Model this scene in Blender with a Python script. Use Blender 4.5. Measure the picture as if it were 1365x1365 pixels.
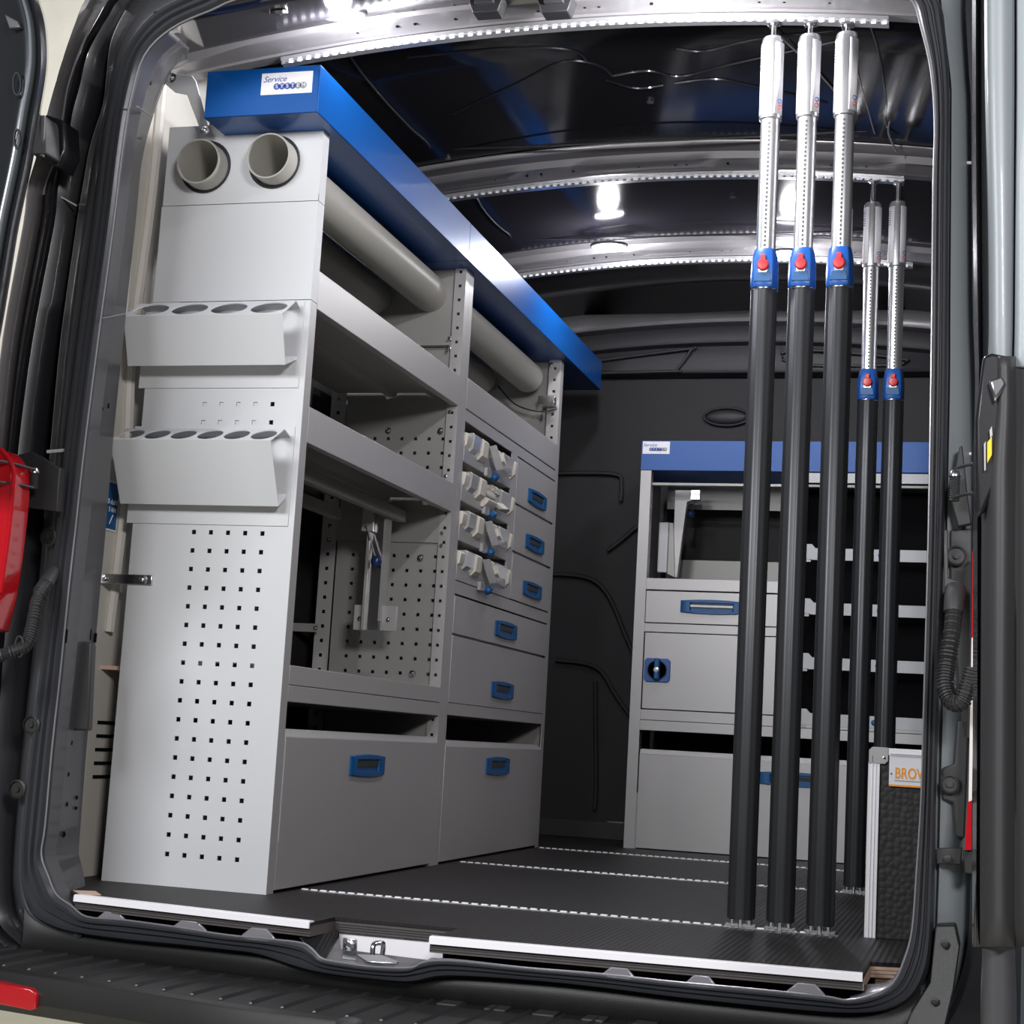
import bpy, math, random
from math import sin, cos, pi, radians as R_
from mathutils import Vector as V
random.seed(4)
S = bpy.context.scene
COL = S.collection
for o in list(bpy.data.objects): bpy.data.objects.remove(o)

# ------------------------------------------------------------------ camera
F_PX = 2214.19
CAM = V((1.3419, -3.054, 0.3239))
yaw, pit, rol = R_(16.219), R_(7.8259), R_(-3.282)
FW = V((-sin(yaw)*cos(pit), cos(yaw)*cos(pit), sin(pit)))
r0 = V((cos(yaw), sin(yaw), 0)); u0 = r0.cross(FW)
RT = r0*cos(rol) - u0*sin(rol); UP = r0*sin(rol) + u0*cos(rol)
cd = bpy.data.cameras.new('camera'); cam = bpy.data.objects.new('camera', cd); COL.objects.link(cam)
from mathutils import Matrix
cam.matrix_world = Matrix([[RT.x, UP.x, -FW.x, CAM.x], [RT.y, UP.y, -FW.y, CAM.y], [RT.z, UP.z, -FW.z, CAM.z], [0, 0, 0, 1]])
cd.sensor_width = 36; cd.lens = 36*F_PX/1365; cd.clip_start = .05; cd.clip_end = 60
S.camera = cam
S.view_settings.view_transform = 'Standard'; S.view_settings.look = 'None'
S.view_settings.gamma = 1; S.view_settings.use_curve_mapping = False
S.view_settings.exposure = 0.0

# ------------------------------------------------------------------ world and lights
w = bpy.data.worlds.new('hall_air'); S.world = w; w.use_nodes = True
w.node_tree.nodes['Background'].inputs[0].default_value = (.62, .70, .80, 1)
w.node_tree.nodes['Background'].inputs[1].default_value = .10
def area(name, loc, to, sx, sy, power, col=(1, 1, 1), spread=pi):
    d = bpy.data.lights.new(name, 'AREA'); d.shape = 'RECTANGLE'; d.size = sx; d.size_y = sy
    d.energy = power; d.color = col; d.spread = spread
    o = bpy.data.objects.new(name, d); COL.objects.link(o); o.location = loc
    o.rotation_euler = (V(to)-V(loc)).to_track_quat('-Z', 'Y').to_euler(); return o
area('hall_light', (-.7, -3.7, 1.95), (-.1, 0, .85), 1.8, .7, 114, (.97, .985, 1))
area('hall_light', (2.3, -3.5, 1.75), (.1, 1.2, .7), .7, .4, 74, (1, .96, .96))  # unseen fill light added to brighten the aisle-facing shelf sides
area('hall_light', (-1.6, .4, 2.6), (-1.5, 3.0, 2.0), 1.6, .6, 60, (1, .98, .92))
def bulb(name, loc, power, col=(.97, .96, 1), rad=.028):
    d = bpy.data.lights.new(name, 'POINT'); d.energy = power; d.color = col; d.shadow_soft_size = rad
    o = bpy.data.objects.new(name, d); COL.objects.link(o); o.location = loc; return o
bulb('header_lamp_light', (.036, -.03, 1.755), 9)
bulb('header_lamp_light', (.74, -.10, 1.735), 26)
bulb('ceiling_lamp_light', (.203, 1.75, 1.802), 9)
bulb('ceiling_lamp_light', (.729, 1.87, 1.802), 9)

# ------------------------------------------------------------------ helpers
def P(u, v, y):
    """point of the plane Y = y that is seen at (u, v) of the photograph"""
    d = FW*F_PX + RT*(u-682.5) - UP*(v-682.5)
    return CAM + d*((y-CAM.y)/d.y)
def PX(u, v, x):
    d = FW*F_PX + RT*(u-682.5) - UP*(v-682.5)
    return CAM + d*((x-CAM.x)/d.x)
WL = {}
class MB:
    def __init__(s): s.v = []; s.f = []
    def add(s, vs, fs):
        n = len(s.v); s.v += [V(p) for p in vs]; s.f += [[i+n for i in f] for f in fs]; return s
    def box(s, x0, x1, y0, y1, z0, z1):
        return s.add([(x0,y0,z0),(x1,y0,z0),(x1,y1,z0),(x0,y1,z0),(x0,y0,z1),(x1,y0,z1),(x1,y1,z1),(x0,y1,z1)],
                     [(0,3,2,1),(4,5,6,7),(0,1,5,4),(1,2,6,5),(2,3,7,6),(3,0,4,7)])
    def prism(s, poly, d):
        """poly: list of 3-D points, d: extrusion vector"""
        n = len(poly); d = V(d); a = [V(p) for p in poly]
        return s.add(a+[p+d for p in a], [list(range(n))[::-1], list(range(n, 2*n))]+[(i, (i+1) % n, n+(i+1) % n, n+i) for i in range(n)])
    def loft(s, rows, closed=False):
        m = len(rows[0]); vs = [p for r in rows for p in r]; fs = []
        for i in range(len(rows)-1):
            for j in range(m if closed else m-1):
                k = (j+1) % m; fs.append((i*m+j, i*m+k, (i+1)*m+k, (i+1)*m+j))
        return s.add(vs, fs)
    def tube(s, pts, r, seg=10, caps=True, closed=False):
        pts = [V(p) for p in pts]; n = len(pts); rr = r if isinstance(r, (list, tuple)) else [r]*n
        rows = []; up = None
        for i in range(n):
            a = pts[(i-1) % n] if (closed or i > 0) else pts[i]; b = pts[(i+1) % n] if (closed or i < n-1) else pts[i]
            t = (b-a).normalized()
            if up is None:
                up = V((0, 0, 1)) if abs(t.z) < .9 else V((1, 0, 0))
            up = (up - t*up.dot(t)).normalized(); sd = t.cross(up)
            rows.append([pts[i] + (up*cos(2*pi*k/seg)+sd*sin(2*pi*k/seg))*rr[i] for k in range(seg)])
        if closed: rows.append(rows[0])
        s.loft(rows, True)
        if caps and not closed:
            s.add(rows[0], [list(range(seg))[::-1]]); s.add(rows[-1], [list(range(seg))])
        return s
    def lathe(s, o, ax, prof, seg=20, rf=None, caps=True):
        """prof: [(radius, distance along axis)]"""
        o = V(o); ax = V(ax).normalized(); a = V((1, 0, 0)) if abs(ax.x) < .9 else V((0, 1, 0))
        a = (a-ax*a.dot(ax)).normalized(); b = ax.cross(a); rows = []
        for r, h in prof:
            rows.append([o+ax*h+(a*cos(2*pi*k/seg)+b*sin(2*pi*k/seg))*(r*(rf(k) if rf else 1)) for k in range(seg)])
        s.loft(rows, True)
        if caps: s.add(rows[0], [list(range(seg))[::-1]]); s.add(rows[-1], [list(range(seg))])
        return s
    def ball(s, c, r, sc=(1, 1, 1), seg=12, rg=8):
        c = V(c); rows = []
        for i in range(rg+1):
            t = pi*i/rg
            rows.append([c+V((sc[0]*r*sin(t)*cos(2*pi*k/seg), sc[1]*r*sin(t)*sin(2*pi*k/seg), sc[2]*r*cos(t))) for k in range(seg)])
        return s.loft(rows, True)
    def build(s, name, mat, parent=None, smooth=False, bevel=0, solid=0, label=None, kind=None):
        me = bpy.data.meshes.new(name); off = WL.get(parent.name, V()) if parent else V()
        me.from_pydata([tuple(p-off) for p in s.v], [], s.f); me.update()
        if smooth or bevel:
            me.polygons.foreach_set('use_smooth', [True]*len(me.polygons)); me.set_sharp_from_angle(angle=R_(38))
        me.materials.append(mat)
        o = bpy.data.objects.new(name, me); COL.objects.link(o)
        if parent: o.parent = parent; WL[o.name] = off.copy()
        else: WL[o.name] = V()
        if solid:
            m = o.modifiers.new('sheet', 'SOLIDIFY'); m.thickness = solid; m.offset = 0
        if bevel:
            m = o.modifiers.new('edge', 'BEVEL'); m.width = bevel; m.segments = 2; m.limit_method = 'ANGLE'; m.angle_limit = R_(40)
        if label: o['label'] = label
        if kind: o['kind'] = kind
        return o
def tag(o, label=None, cat=None, group=None, kind=None):
    if label: o['label'] = label
    if cat: o['category'] = cat
    if group: o['group'] = group
    if kind: o['kind'] = kind
    return o
def thing(name, loc, label=None, cat=None, group=None, kind=None):
    o = bpy.data.objects.new(name, None); COL.objects.link(o); o.location = loc; o.empty_display_size = .05
    WL[o.name] = V(loc); return tag(o, label, cat, group, kind)
def copy_tree(o, loc, label=None, parent=None):
    c = o.copy(); COL.objects.link(c)
    if parent is None: c.location = loc
    else: c.parent = parent
    if label: c['label'] = label
    for ch in o.children: copy_tree(ch, None, None, c)
    return c
def sub(parent, loc):   # centre of a root-local build
    return V(loc)+WL[parent.name]
def smooth_line(pts, n=4, closed=False):
    pts = [V(p) for p in pts]; m = len(pts); out = []
    for i in range(m if closed else m-1):
        g = lambda k: pts[k % m] if closed else pts[max(0, min(m-1, k))]
        a, b, c, d = g(i-1), g(i), g(i+1), g(i+2)
        for j in range(n):
            t = j/n
            out.append(.5*((2*b)+(c-a)*t+(2*a-5*b+4*c-d)*t*t+(3*b-a-3*c+d)*t**3))
    if not closed: out.append(pts[-1])
    return out
def perf(mb, o, uv, vv, nv, u0, u1, v0, v1, us, vs, s, th):
    """sheet with square holes at us x vs"""
    o, uv, vv, nv = V(o), V(uv), V(vv), V(nv)
    U = sorted({u0, u1} | {u+k*s/2 for u in us for k in (-1, 1)}); W = sorted({v0, v1} | {v+k*s/2 for v in vs for k in (-1, 1)})
    idx = {}; vt = []; fs = []
    def p(i, j, k):
        if (i, j, k) not in idx: idx[(i, j, k)] = len(vt); vt.append(o+uv*U[i]+vv*W[j]-nv*(th*k))
        return idx[(i, j, k)]
    hole = set()
    for i in range(len(U)-1):
        for j in range(len(W)-1):
            cu, cv = (U[i]+U[i+1])/2, (W[j]+W[j+1])/2
            if any(abs(cu-u) < 1e-5 for u in us) and any(abs(cv-v) < 1e-5 for v in vs): hole.add((i, j))
    NI, NJ = len(U)-1, len(W)-1
    solid = lambda i, j: 0 <= i < NI and 0 <= j < NJ and (i, j) not in hole
    for i in range(NI):
        for j in range(NJ):
            if not solid(i, j): continue
            fs.append((p(i,j,0), p(i+1,j,0), p(i+1,j+1,0), p(i,j+1,0)))
            fs.append((p(i,j,1), p(i,j+1,1), p(i+1,j+1,1), p(i+1,j,1)))
            if not solid(i-1, j): fs.append((p(i,j,0), p(i,j+1,0), p(i,j+1,1), p(i,j,1)))
            if not solid(i+1, j): fs.append((p(i+1,j,0), p(i+1,j,1), p(i+1,j+1,1), p(i+1,j+1,0)))
            if not solid(i, j-1): fs.append((p(i,j,0), p(i,j,1), p(i+1,j,1), p(i+1,j,0)))
            if not solid(i, j+1): fs.append((p(i,j+1,0), p(i+1,j+1,0), p(i+1,j+1,1), p(i,j+1,1)))
    mb.add(vt, fs)
def hole_plate(mb, o, uv, vv, nv, u0, u1, v0, v1, circles, th, seg=24):
    """sheet with elliptic holes (cu, cv, ru, rv), one column per hole"""
    o, uv, vv, nv = V(o), V(uv), V(vv), V(nv)
    cs = sorted(circles); edges = [u0]+[(cs[i][0]+cs[i+1][0])/2 for i in range(len(cs)-1)]+[u1]
    q = lambda a, b, k: o+uv*a+vv*b-nv*(th*k)
    for c, a0, a1 in zip(cs, edges[:-1], edges[1:]):
        inner = [(c[0]+c[2]*cos(2*pi*k/seg), c[1]+c[3]*sin(2*pi*k/seg)) for k in range(seg)]
        outer = []
        for k in range(seg):
            dx, dy = cos(2*pi*k/seg), sin(2*pi*k/seg); t = 1e9
            if dx > 1e-9: t = min(t, (a1-c[0])/dx)
            if dx < -1e-9: t = min(t, (a0-c[0])/dx)
            if dy > 1e-9: t = min(t, (v1-c[1])/dy)
            if dy < -1e-9: t = min(t, (v0-c[1])/dy)
            outer.append((c[0]+dx*t, c[1]+dy*t))
        for k in (0, 1): mb.loft([[q(a, b, k) for a, b in inner], [q(a, b, k) for a, b in outer]], True)
        mb.loft([[q(a, b, 0) for a, b in inner], [q(a, b, 1) for a, b in inner]], True)
        mb.loft([[q(a, b, 0) for a, b in outer], [q(a, b, 1) for a, b in outer]], True)
        for au in (a0, a1):
            for bv in (v0, v1):   # corner fillers between the ray fan and the true corner
                best = sorted(range(seg), key=lambda k: (outer[k][0]-au)**2+(outer[k][1]-bv)**2)
                e1 = [k for k in best if abs(outer[k][0]-au) < 1e-6][:1]; e2 = [k for k in best if abs(outer[k][1]-bv) < 1e-6][:1]
                if e1 and e2 and e1 != e2:
                    for k in (0, 1): mb.add([q(*outer[e1[0]], k), q(au, bv, k), q(*outer[e2[0]], k)], [(0, 1, 2)])
def text(s, o, uv, vv, nv, size, mat, name, parent, ext=.0004, shear=0, align='CENTER', bold=0):
    c = bpy.data.curves.new('t', 'FONT'); c.body = s; c.size = size; c.extrude = ext; c.shear = shear; c.offset = bold; c.align_x = align; c.align_y = 'CENTER'
    t = bpy.data.objects.new('t', c); COL.objects.link(t); bpy.context.view_layer.update()
    me = bpy.data.meshes.new_from_object(t.evaluated_get(bpy.context.evaluated_depsgraph_get()))
    bpy.data.objects.remove(t)
    mb = MB(); mb.add([V(o)+V(uv)*v.co.x+V(vv)*v.co.y+V(nv)*v.co.z for v in me.vertices], [list(p.vertices) for p in me.polygons])
    return mb.build(name, mat, parent)

# ------------------------------------------------------------------ materials
def mat(name, col, rough=.5, metal=0, coat=0, spec=.5, var=.0, vs=6, bump=0, bs=200, trans=0, alpha=1, emis=None, aniso=False, rvar=.0):
    m = bpy.data.materials.new(name); m.use_nodes = True; nt = m.node_tree; b = nt.nodes['Principled BSDF']
    b.inputs['Base Color'].default_value = (*col, 1); b.inputs['Roughness'].default_value = rough
    b.inputs['Metallic'].default_value = metal; b.inputs['Coat Weight'].default_value = coat; b.inputs['Coat Roughness'].default_value = .05
    b.inputs['Specular IOR Level'].default_value = spec; b.inputs['Transmission Weight'].default_value = trans; b.inputs['Alpha'].default_value = alpha
    tc = nt.nodes.new('ShaderNodeTexCoord')
    def noise(scale, det=4, vec=None):
        n = nt.nodes.new('ShaderNodeTexNoise'); n.inputs['Scale'].default_value = scale; n.inputs['Detail'].default_value = det
        if aniso and scale > 20:
            mp = nt.nodes.new('ShaderNodeMapping'); mp.inputs['Scale'].default_value = (1, 1, .04); nt.links.new(tc.outputs['Object'], mp.inputs[0]); nt.links.new(mp.outputs[0], n.inputs[0])
        else: nt.links.new(tc.outputs['Object'], n.inputs[0])
        return n
    if var:
        n = noise(vs); r = nt.nodes.new('ShaderNodeMapRange'); r.inputs[3].default_value = 1-var; r.inputs[4].default_value = 1+var
        nt.links.new(n.outputs[0], r.inputs[0]); mx = nt.nodes.new('ShaderNodeVectorMath'); mx.operation = 'SCALE'; mx.inputs[0].default_value = col
        nt.links.new(r.outputs[0], mx.inputs['Scale']); nt.links.new(mx.outputs[0], b.inputs['Base Color'])
    if rvar:
        n = noise(vs*2); r = nt.nodes.new('ShaderNodeMapRange'); r.inputs[3].default_value = max(0, rough-rvar); r.inputs[4].default_value = min(1, rough+rvar)
        nt.links.new(n.outputs[0], r.inputs[0]); nt.links.new(r.outputs[0], b.inputs['Roughness'])
    if bump:
        n = noise(bs, 2); bp = nt.nodes.new('ShaderNodeBump'); bp.inputs['Strength'].default_value = bump; bp.inputs['Distance'].default_value = .001
        nt.links.new(n.outputs[0], bp.inputs['Height']); nt.links.new(bp.outputs[0], b.inputs['Normal'])
    if emis:
        b.inputs['Emission Color'].default_value = (*emis[0], 1); b.inputs['Emission Strength'].default_value = emis[1]
    return m
M = {}
M['steel'] = mat('shelf_steel', (.475, .462, .462), .42, .35, 0, var=.04, vs=3, bump=.05, bs=900)
M['white'] = mat('powder_coat_light', (.57, .58, .60), .5, 0, var=.02, vs=3, bump=.06, bs=900)
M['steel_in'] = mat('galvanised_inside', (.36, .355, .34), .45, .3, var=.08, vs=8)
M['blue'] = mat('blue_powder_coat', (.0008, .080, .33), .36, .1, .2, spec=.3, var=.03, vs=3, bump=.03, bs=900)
M['blue_lit'] = mat('blue_powder_coat_lit', (.035, .11, .36), .5, .0, .0, var=.03, vs=3)  # tray blue with the pale light on the far tray painted in
M['blue_plastic'] = mat('blue_plastic', (.002, .085, .26), .42, var=.05, vs=20)
M['blue_joint'] = mat('blue_joint_plastic', (.015, .10, .40), .32, var=.05, vs=20)
M['red_plastic'] = mat('red_plastic', (.62, .025, .03), .35, var=.04, vs=20)
M['grip'] = mat('dark_grip_recess', (.05, .06, .06), .5, var=.1, vs=30)
M['pipe'] = mat('grey_pvc_pipe', (.36, .35, .32), .38, var=.05, vs=6, bump=.05, bs=300)
M['rubber'] = mat('black_rubber', (.018, .018, .02), .55, var=.1, vs=30)
M['seal'] = mat('door_seal_rubber', (.036, .038, .044), .42, var=.1, vs=12)
M['paint'] = mat('dark_grey_car_paint', (.030, .031, .036), .30, .5, .8, var=.05, vs=4, rvar=.04)
M['paint_black'] = mat('black_primer', (.012, .012, .015), .35, .2, .4, var=.1, vs=4)
M['paint_roof'] = mat('roof_inner_paint', (.015, .014, .018), .11, .0, 0, var=.1, vs=4)
M['paint_mid'] = mat('grey_metallic_paint', (.10, .10, .11), .40, .6, .4, var=.06, vs=5)
M['skin'] = mat('outer_body_paint', (.20, .19, .195), .38, .3, .5, var=.05, vs=4)
M['paint_soft'] = mat('grey_matte_pillar_paint', (.25, .28, .30), .5, .1, .1, var=.06, vs=5, bump=.05, bs=500)
M['pillar'] = mat('pillar_inner_paint', (.062, .061, .066), .42, .3, .2, var=.06, vs=5)
M['bow'] = mat('roof_bow_paint', (.27, .26, .27), .34, .5, .2, var=.08, vs=12, rvar=.06)
M['rim'] = mat('glossy_flange_paint', (.34, .33, .36), .28, .5, .5, var=.05, vs=12)
M['wall_light'] = mat('beige_grey_side_sheet', (.58, .56, .51), .5, 0, .2, var=.06, vs=4)
M['wall_dark'] = mat('black_side_wall', (.022, .022, .022), .6, 0, 0, var=.15, vs=4)
M['bulk'] = mat('black_moulded_bulkhead', (.016, .016, .018), .62, bump=.5, bs=700, var=.1, vs=5)
M['bulk_up'] = mat('grey_moulded_upper_bulkhead', (.026, .025, .030), .5, bump=.4, bs=700, var=.1, vs=5)
M['plastic'] = mat('black_bumper_plastic', (.011, .0108, .0105), .45, bump=.3, bs=900, var=.1, vs=6)
M['plastic_mid'] = mat('dark_grey_plastic', (.032, .032, .035), .5, bump=.2, bs=900, var=.1, vs=6)
M['alu'] = mat('anodised_aluminium', (.82, .82, .84), .27, .9, var=.03, vs=20, aniso=True, bump=.03, bs=300)
M['alu_strip'] = mat('bright_aluminium_strip', (.95, .93, .97), .45, .1, var=.02, vs=10)
M['chrome'] = mat('zinc_plated_steel', (.72, .72, .74), .2, 1, var=.1, vs=60)
M['black_alu'] = mat('black_anodised_tube', (.055, .057, .062), .36, .6, .0, var=.06, vs=10)
M['sticker'] = mat('white_sticker', (.85, .84, .88), .4, var=.01, vs=30)
M['ink_blue'] = mat('blue_print', (.05, .10, .38), .5, var=.02)
M['ink_grey'] = mat('grey_print', (.25, .27, .32), .5, var=.02)
M['ink_orange'] = mat('orange_print', (.95, .38, .04), .5, var=.02)
M['ink_red'] = mat('red_print', (.6, .08, .08), .5, var=.02)
M['clear'] = mat('clear_bin_plastic', (.78, .78, .80), .18, 0, .3, var=.05, vs=30, trans=.55)
M['cream'] = mat('cream_card', (.66, .63, .56), .55, var=.05, vs=30)
M['ply'] = mat('birch_ply_edge', (.62, .44, .34), .6, var=.12, vs=60)
M['ply_dark'] = mat('dark_ply_edge', (.085, .072, .068), .6, var=.25, vs=60)
M['red_lens'] = mat('red_lens', (.42, .006, .012), .15, 0, .6, var=.1, vs=80)
M['white_lens'] = mat('white_lens', (.75, .70, .68), .2, 0, .6, var=.03)
M['yellow'] = mat('yellow_label', (.9, .55, .02), .4, var=.03)
M['black_hole'] = mat('black_opening', (.004, .004, .005), .9, spec=.1, var=.1)
M['lamp'] = mat('lamp_diffuser', (.9, .9, .9), .4, emis=((.93, .93, 1), 22), var=.01)
M['concrete'] = mat('concrete_wall', (.60, .58, .53), .9, var=.13, vs=7, bump=.6, bs=60)
M['ground'] = mat('pale_concrete_floor', (.74, .71, .58), .8, var=.08, vs=3, bump=.3, bs=60)
M['sleeve'] = mat('silver_ridged', (.6, .6, .62), .25, 1, var=.1, vs=40)

def wave_floor():
    m = mat('film_faced_floor', (.017, .015, .015), .52, 0, .0, spec=.28, var=.12, vs=5); nt = m.node_tree; b = nt.nodes['Principled BSDF']
    tc = nt.nodes['Texture Coordinate']; bp = nt.nodes.new('ShaderNodeBump'); bp.inputs['Strength'].default_value = .55; bp.inputs['Distance'].default_value = .0012
    ws = []
    for d, sc in (('X', 28.5), ('Y', 45)):
        wv = nt.nodes.new('ShaderNodeTexWave'); wv.wave_type = 'BANDS'; wv.bands_direction = d; wv.inputs['Scale'].default_value = sc
        wv.inputs['Distortion'].default_value = .15; nt.links.new(tc.outputs['Object'], wv.inputs[0]); ws.append(wv)
    mx = nt.nodes.new('ShaderNodeMath'); mx.operation = 'MULTIPLY_ADD'; mx.inputs[1].default_value = .3
    nt.links.new(ws[1].outputs['Fac'], mx.inputs[0]); nt.links.new(ws[0].outputs['Fac'], mx.inputs[2])
    nt.links.new(mx.outputs[0], bp.inputs['Height']); nt.links.new(bp.outputs[0], b.inputs['Normal']); return m
M['floor'] = wave_floor()
def hex_board():
    m = mat('bubble_grip_board', (.018, .015, .015), .5, 0, .0, var=.1, vs=8); nt = m.node_tree; b = nt.nodes['Principled BSDF']
    tc = nt.nodes['Texture Coordinate']; vo = nt.nodes.new('ShaderNodeTexVoronoi'); vo.inputs['Scale'].default_value = 85; vo.inputs['Randomness'].default_value = .7
    bp = nt.nodes.new('ShaderNodeBump'); bp.inputs['Strength'].default_value = .6; bp.inputs['Distance'].default_value = .0015; bp.invert = True
    nt.links.new(tc.outputs['Object'], vo.inputs[0]); nt.links.new(vo.outputs['Distance'], bp.inputs['Height']); nt.links.new(bp.outputs[0], b.inputs['Normal']); return m
M['hex'] = hex_board()

# =================================================================== HALL AND VAN SHELL
wo = MB().box(-6, -.75, 2.6, 2.75, -.8, 4).build('wall_outside', M['concrete']); tag(wo, kind='structure')
gr = MB().box(-6, 5, -6, 3, -.82, -.72).build('ground', M['ground']); tag(gr, kind='structure')

# cargo floor: thick ply deck with cut-outs at the rear edge
def arc_x(x): return .095*(x-.5)**2
rear = [(-.42, .0), (-.36, -.10), (-.30, -.22), (-.247, -.290), (.247, -.368), (.249, -.262), (.478, -.262), (.478, -.419), (1.167, -.386), (1.166, -.207), (1.219, -.187), (1.245, -.165), (1.262, -.12), (1.30, .02), (1.36, .10)]
fl = MB(); poly = rear+[(1.36, 2.75), (-.42, 2.75)]
fl.prism([(x, y, -.006) for x, y in poly], (0, 0, .006))
flo = fl.build('floor', M['floor']); tag(flo, kind='structure')
MB().prism([(x, y+.002, -.024) for x, y in poly], (0, 0, .0175)).build('ply_core', M['ply_dark'], flo)
for k in range(3):
    z = -.0118-.0042*k; g = MB()
    g.prism([(-.247, -.2895, z), (.247, -.3675, z), (.247, -.36, z), (-.247, -.28, z)], (0, 0, .0014)); g.prism([(.478, -.4185, z), (1.166, -.3855, z), (1.166, -.38, z), (.478, -.41, z)], (0, 0, .0014)); g.box(.249, .478, -.2618, -.25, z, z+.0014)
    g.build('ply_layer', M['pipe'] if k == 9 else M['pillar'], flo)
pe = MB()
for k in range(3):    # pale plies seen in the corner cut-out
    z = -.0075-.0058*k; e = .0008+k*.0022
    pe.box(1.1645, 1.1675, -.384, -.2, z-.0048, z)
    pe.prism([(1.166, -.208-e, z-.0048), (1.219, -.188-e, z-.0048), (1.246, -.166-e, z-.0048), (1.256, -.14, z-.0048), (1.169, -.14, z-.0048)], (0, 0, .0048))
for k in range(4):
    z = -.0255-.006*k; e = .004*(k % 2)
    pe.prism([(1.168, -.18, z-.0052), (1.175, -.20-e, z-.0052), (1.222, -.186-e, z-.0052), (1.250, -.16-e, z-.0052), (1.262, -.12, z-.0052)], (0, 0, .0052))
pe.build('ply_edge', M['ply'], flo, label='pale birch plies in the corner cut-out')
MB().prism([(-.245, -.275, .0004), (-.215, -.255, .0004), (-.255, -.205, .0004), (-.29, -.225, .0004)], (0, 0, .0012)).build('bare_patch', M['ply'], flo, label='bare pale wood patch at the left corner')
for a, b in (((-.247, -.290), (.247, -.368)), ((.478, -.419), (1.166, -.386))):
    t = (V((*b, 0))-V((*a, 0))).normalized(); n = V((t.y, -t.x, 0)); s = MB()
    pr = [(-.012, .0022), (.001, .0022), (.0045, .0008), (.005, -.010), (.0015, -.0105), (.0015, -.001), (-.012, -.0)]
    s.loft([[V((*q, 0))+n*c+V((0, 0, z)) for c, z in pr] for q in (a, b)], True)
    s.add([V((*a, 0))+n*c+V((0, 0, z)) for c, z in pr], [range(7)]); s.add([V((*b, 0))+n*c+V((0, 0, z)) for c, z in pr], [range(7)])
    s.build('threshold_strip', M['alu_strip'], flo)

# lashing rails in the floor (flush) and under the roof bows (arched)
for i, (y, x0, lb) in enumerate(((.143, .012, 'front-most perforated lashing rail in the floor, under the three near poles'),
                             (1.187, .02, 'middle perforated lashing rail let into the dark floor'),
                             (1.9987, .02, 'rearmost perforated lashing rail in the floor before the far cabinet'))):
    r = thing('floor_rail', (.6, y, 0), lb, 'rail', 'floor lashing rails')
    x1 = 1.085 if y < .5 else 1.33
    MB().box(x0, x1, y-.0035, y+.0035, .0003, .0018).build('rail_base', M['chrome'], r)
    d = MB(); x = x0+.01
    while x < x1-.01:
        d.box(x-.0065, x+.0065, y-.003, y+.003, .0018, .004); x += .02
    d.build('slot_edge', M['alu_strip'], r, kind='stuff')
RZ = {0: 1.812, 1: 1.849, 2: 1.862}
RY = {0: .143, 1: 1.187, 2: 2.0}
def rz(i, x): return RZ[i]-arc_x(x)
for i, (x0, x1, lb) in enumerate(((-.17, 1.132, 'nearest arched ceiling lashing rail that holds the three front poles'),
                                  (-.15, 1.113, 'second arched ceiling lashing rail, holding the shorter-looking rear poles'),
                                  (-.15, 1.102, 'farthest arched ceiling lashing rail, next to the two lit lamps'))):
    y = RY[i]; r = thing('ceiling_rail', (.5, y, RZ[i]), lb, 'rail', 'arched ceiling lashing rails')
    n = 30; xs = [x0+(x1-x0)*k/n for k in range(n+1)]
    a = MB().loft([[(x, y-.016, rz(i, x)+.0005), (x, y-.016, rz(i, x)+.0085), (x, y+.013, rz(i, x)+.0085), (x, y+.013, rz(i, x)+.0005)] for x in xs], True)
    for x in (x0, x1): a.add([(x, y-.016, rz(i, x)+.0005), (x, y-.016, rz(i, x)+.0085), (x, y+.013, rz(i, x)+.0085), (x, y+.013, rz(i, x)+.0005)], [range(4)])
    a.build('rail_body', M['alu'], r)
    g = MB().loft([[(x, y-.010, rz(i, x)-.006), (x, y-.010, rz(i, x)+.001), (x, y+.010, rz(i, x)+.001), (x, y+.010, rz(i, x)-.006)] for x in xs], True); g.build('rail_lip', M['alu'], r)
    t = MB(); x = x0+.012
    while x < x1-.005:
        z = rz(i, x); t.box(x-.0028, x+.0028, y-.0103, y-.0097, z-.0058, z-.0018); x += .0205
    t.build('slot', M['grip'], r, kind='stuff')
    t = MB(); x = x0+.0225
    while x < x1-.005:
        z = rz(i, x); t.box(x-.0045, x+.0045, y-.0115, y-.0102, z-.0068, z-.0012); x += .0205
    t.build('slot_edge', M['alu_strip'], r, kind='stuff')

# ceiling
roof = MB(); nx = 24; X0, X1 = -.44, 1.40
xs = [X0+(X1-X0)*k/nx for k in range(nx+1)]
def roofz(x): return 1.905-.10*(x-.48)**2
roof.loft([[(x, y, roofz(x)) for x in xs] for y in (-.02, .5, 1.1, 1.7, 2.3, 2.82)])
ce = roof.build('ceiling', M['paint_roof'], smooth=True, solid=.004); tag(ce, kind='structure')
def bow(i, xa, xb):
    y = RY[i]; n = 30; xx = [xa+(xb-xa)*k/n for k in range(n+1)]; b = MB(); rows = []
    for k, x in enumerate(xx):
        e = max(0, .22-(x-xa))/.22; e2 = max(0, .12-(xb-x))/.12; e = max(e, e2)
        z = rz(i, x)+.008; wv = .006*(1 if (x-.1) % .5 < .16 else 0)
        rows.append([(x, y+.03, roofz(x)-.004), (x, y+.02, z+.006), (x, y-.016, z+.004), (x, y-.020, z+.008), (x, y-.075, z+.010-.02*e+wv), (x, y-.080, z+.013-.02*e), (x, y-.088, z+.030-.02*e), (x, y-.125, z+.034-.02*e), (x, y-.135, roofz(x)-.004)])
    b.loft(rows); o = b.build('roof_bow', M['bow'], ce, smooth=True, solid=.0015)
    h = MB()
    for x in (.02, .11, .15, .24, .42, .52, .55, .66, .88, .93, 1.02):
        z = rz(i, x)+.019; h.lathe((x, y-.048, z-.003), (0, 0, 1), [(.0035, 0), (.0035, .003)], 8)
    h.build('hole', M['black_hole'], ce, kind='stuff')
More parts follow.
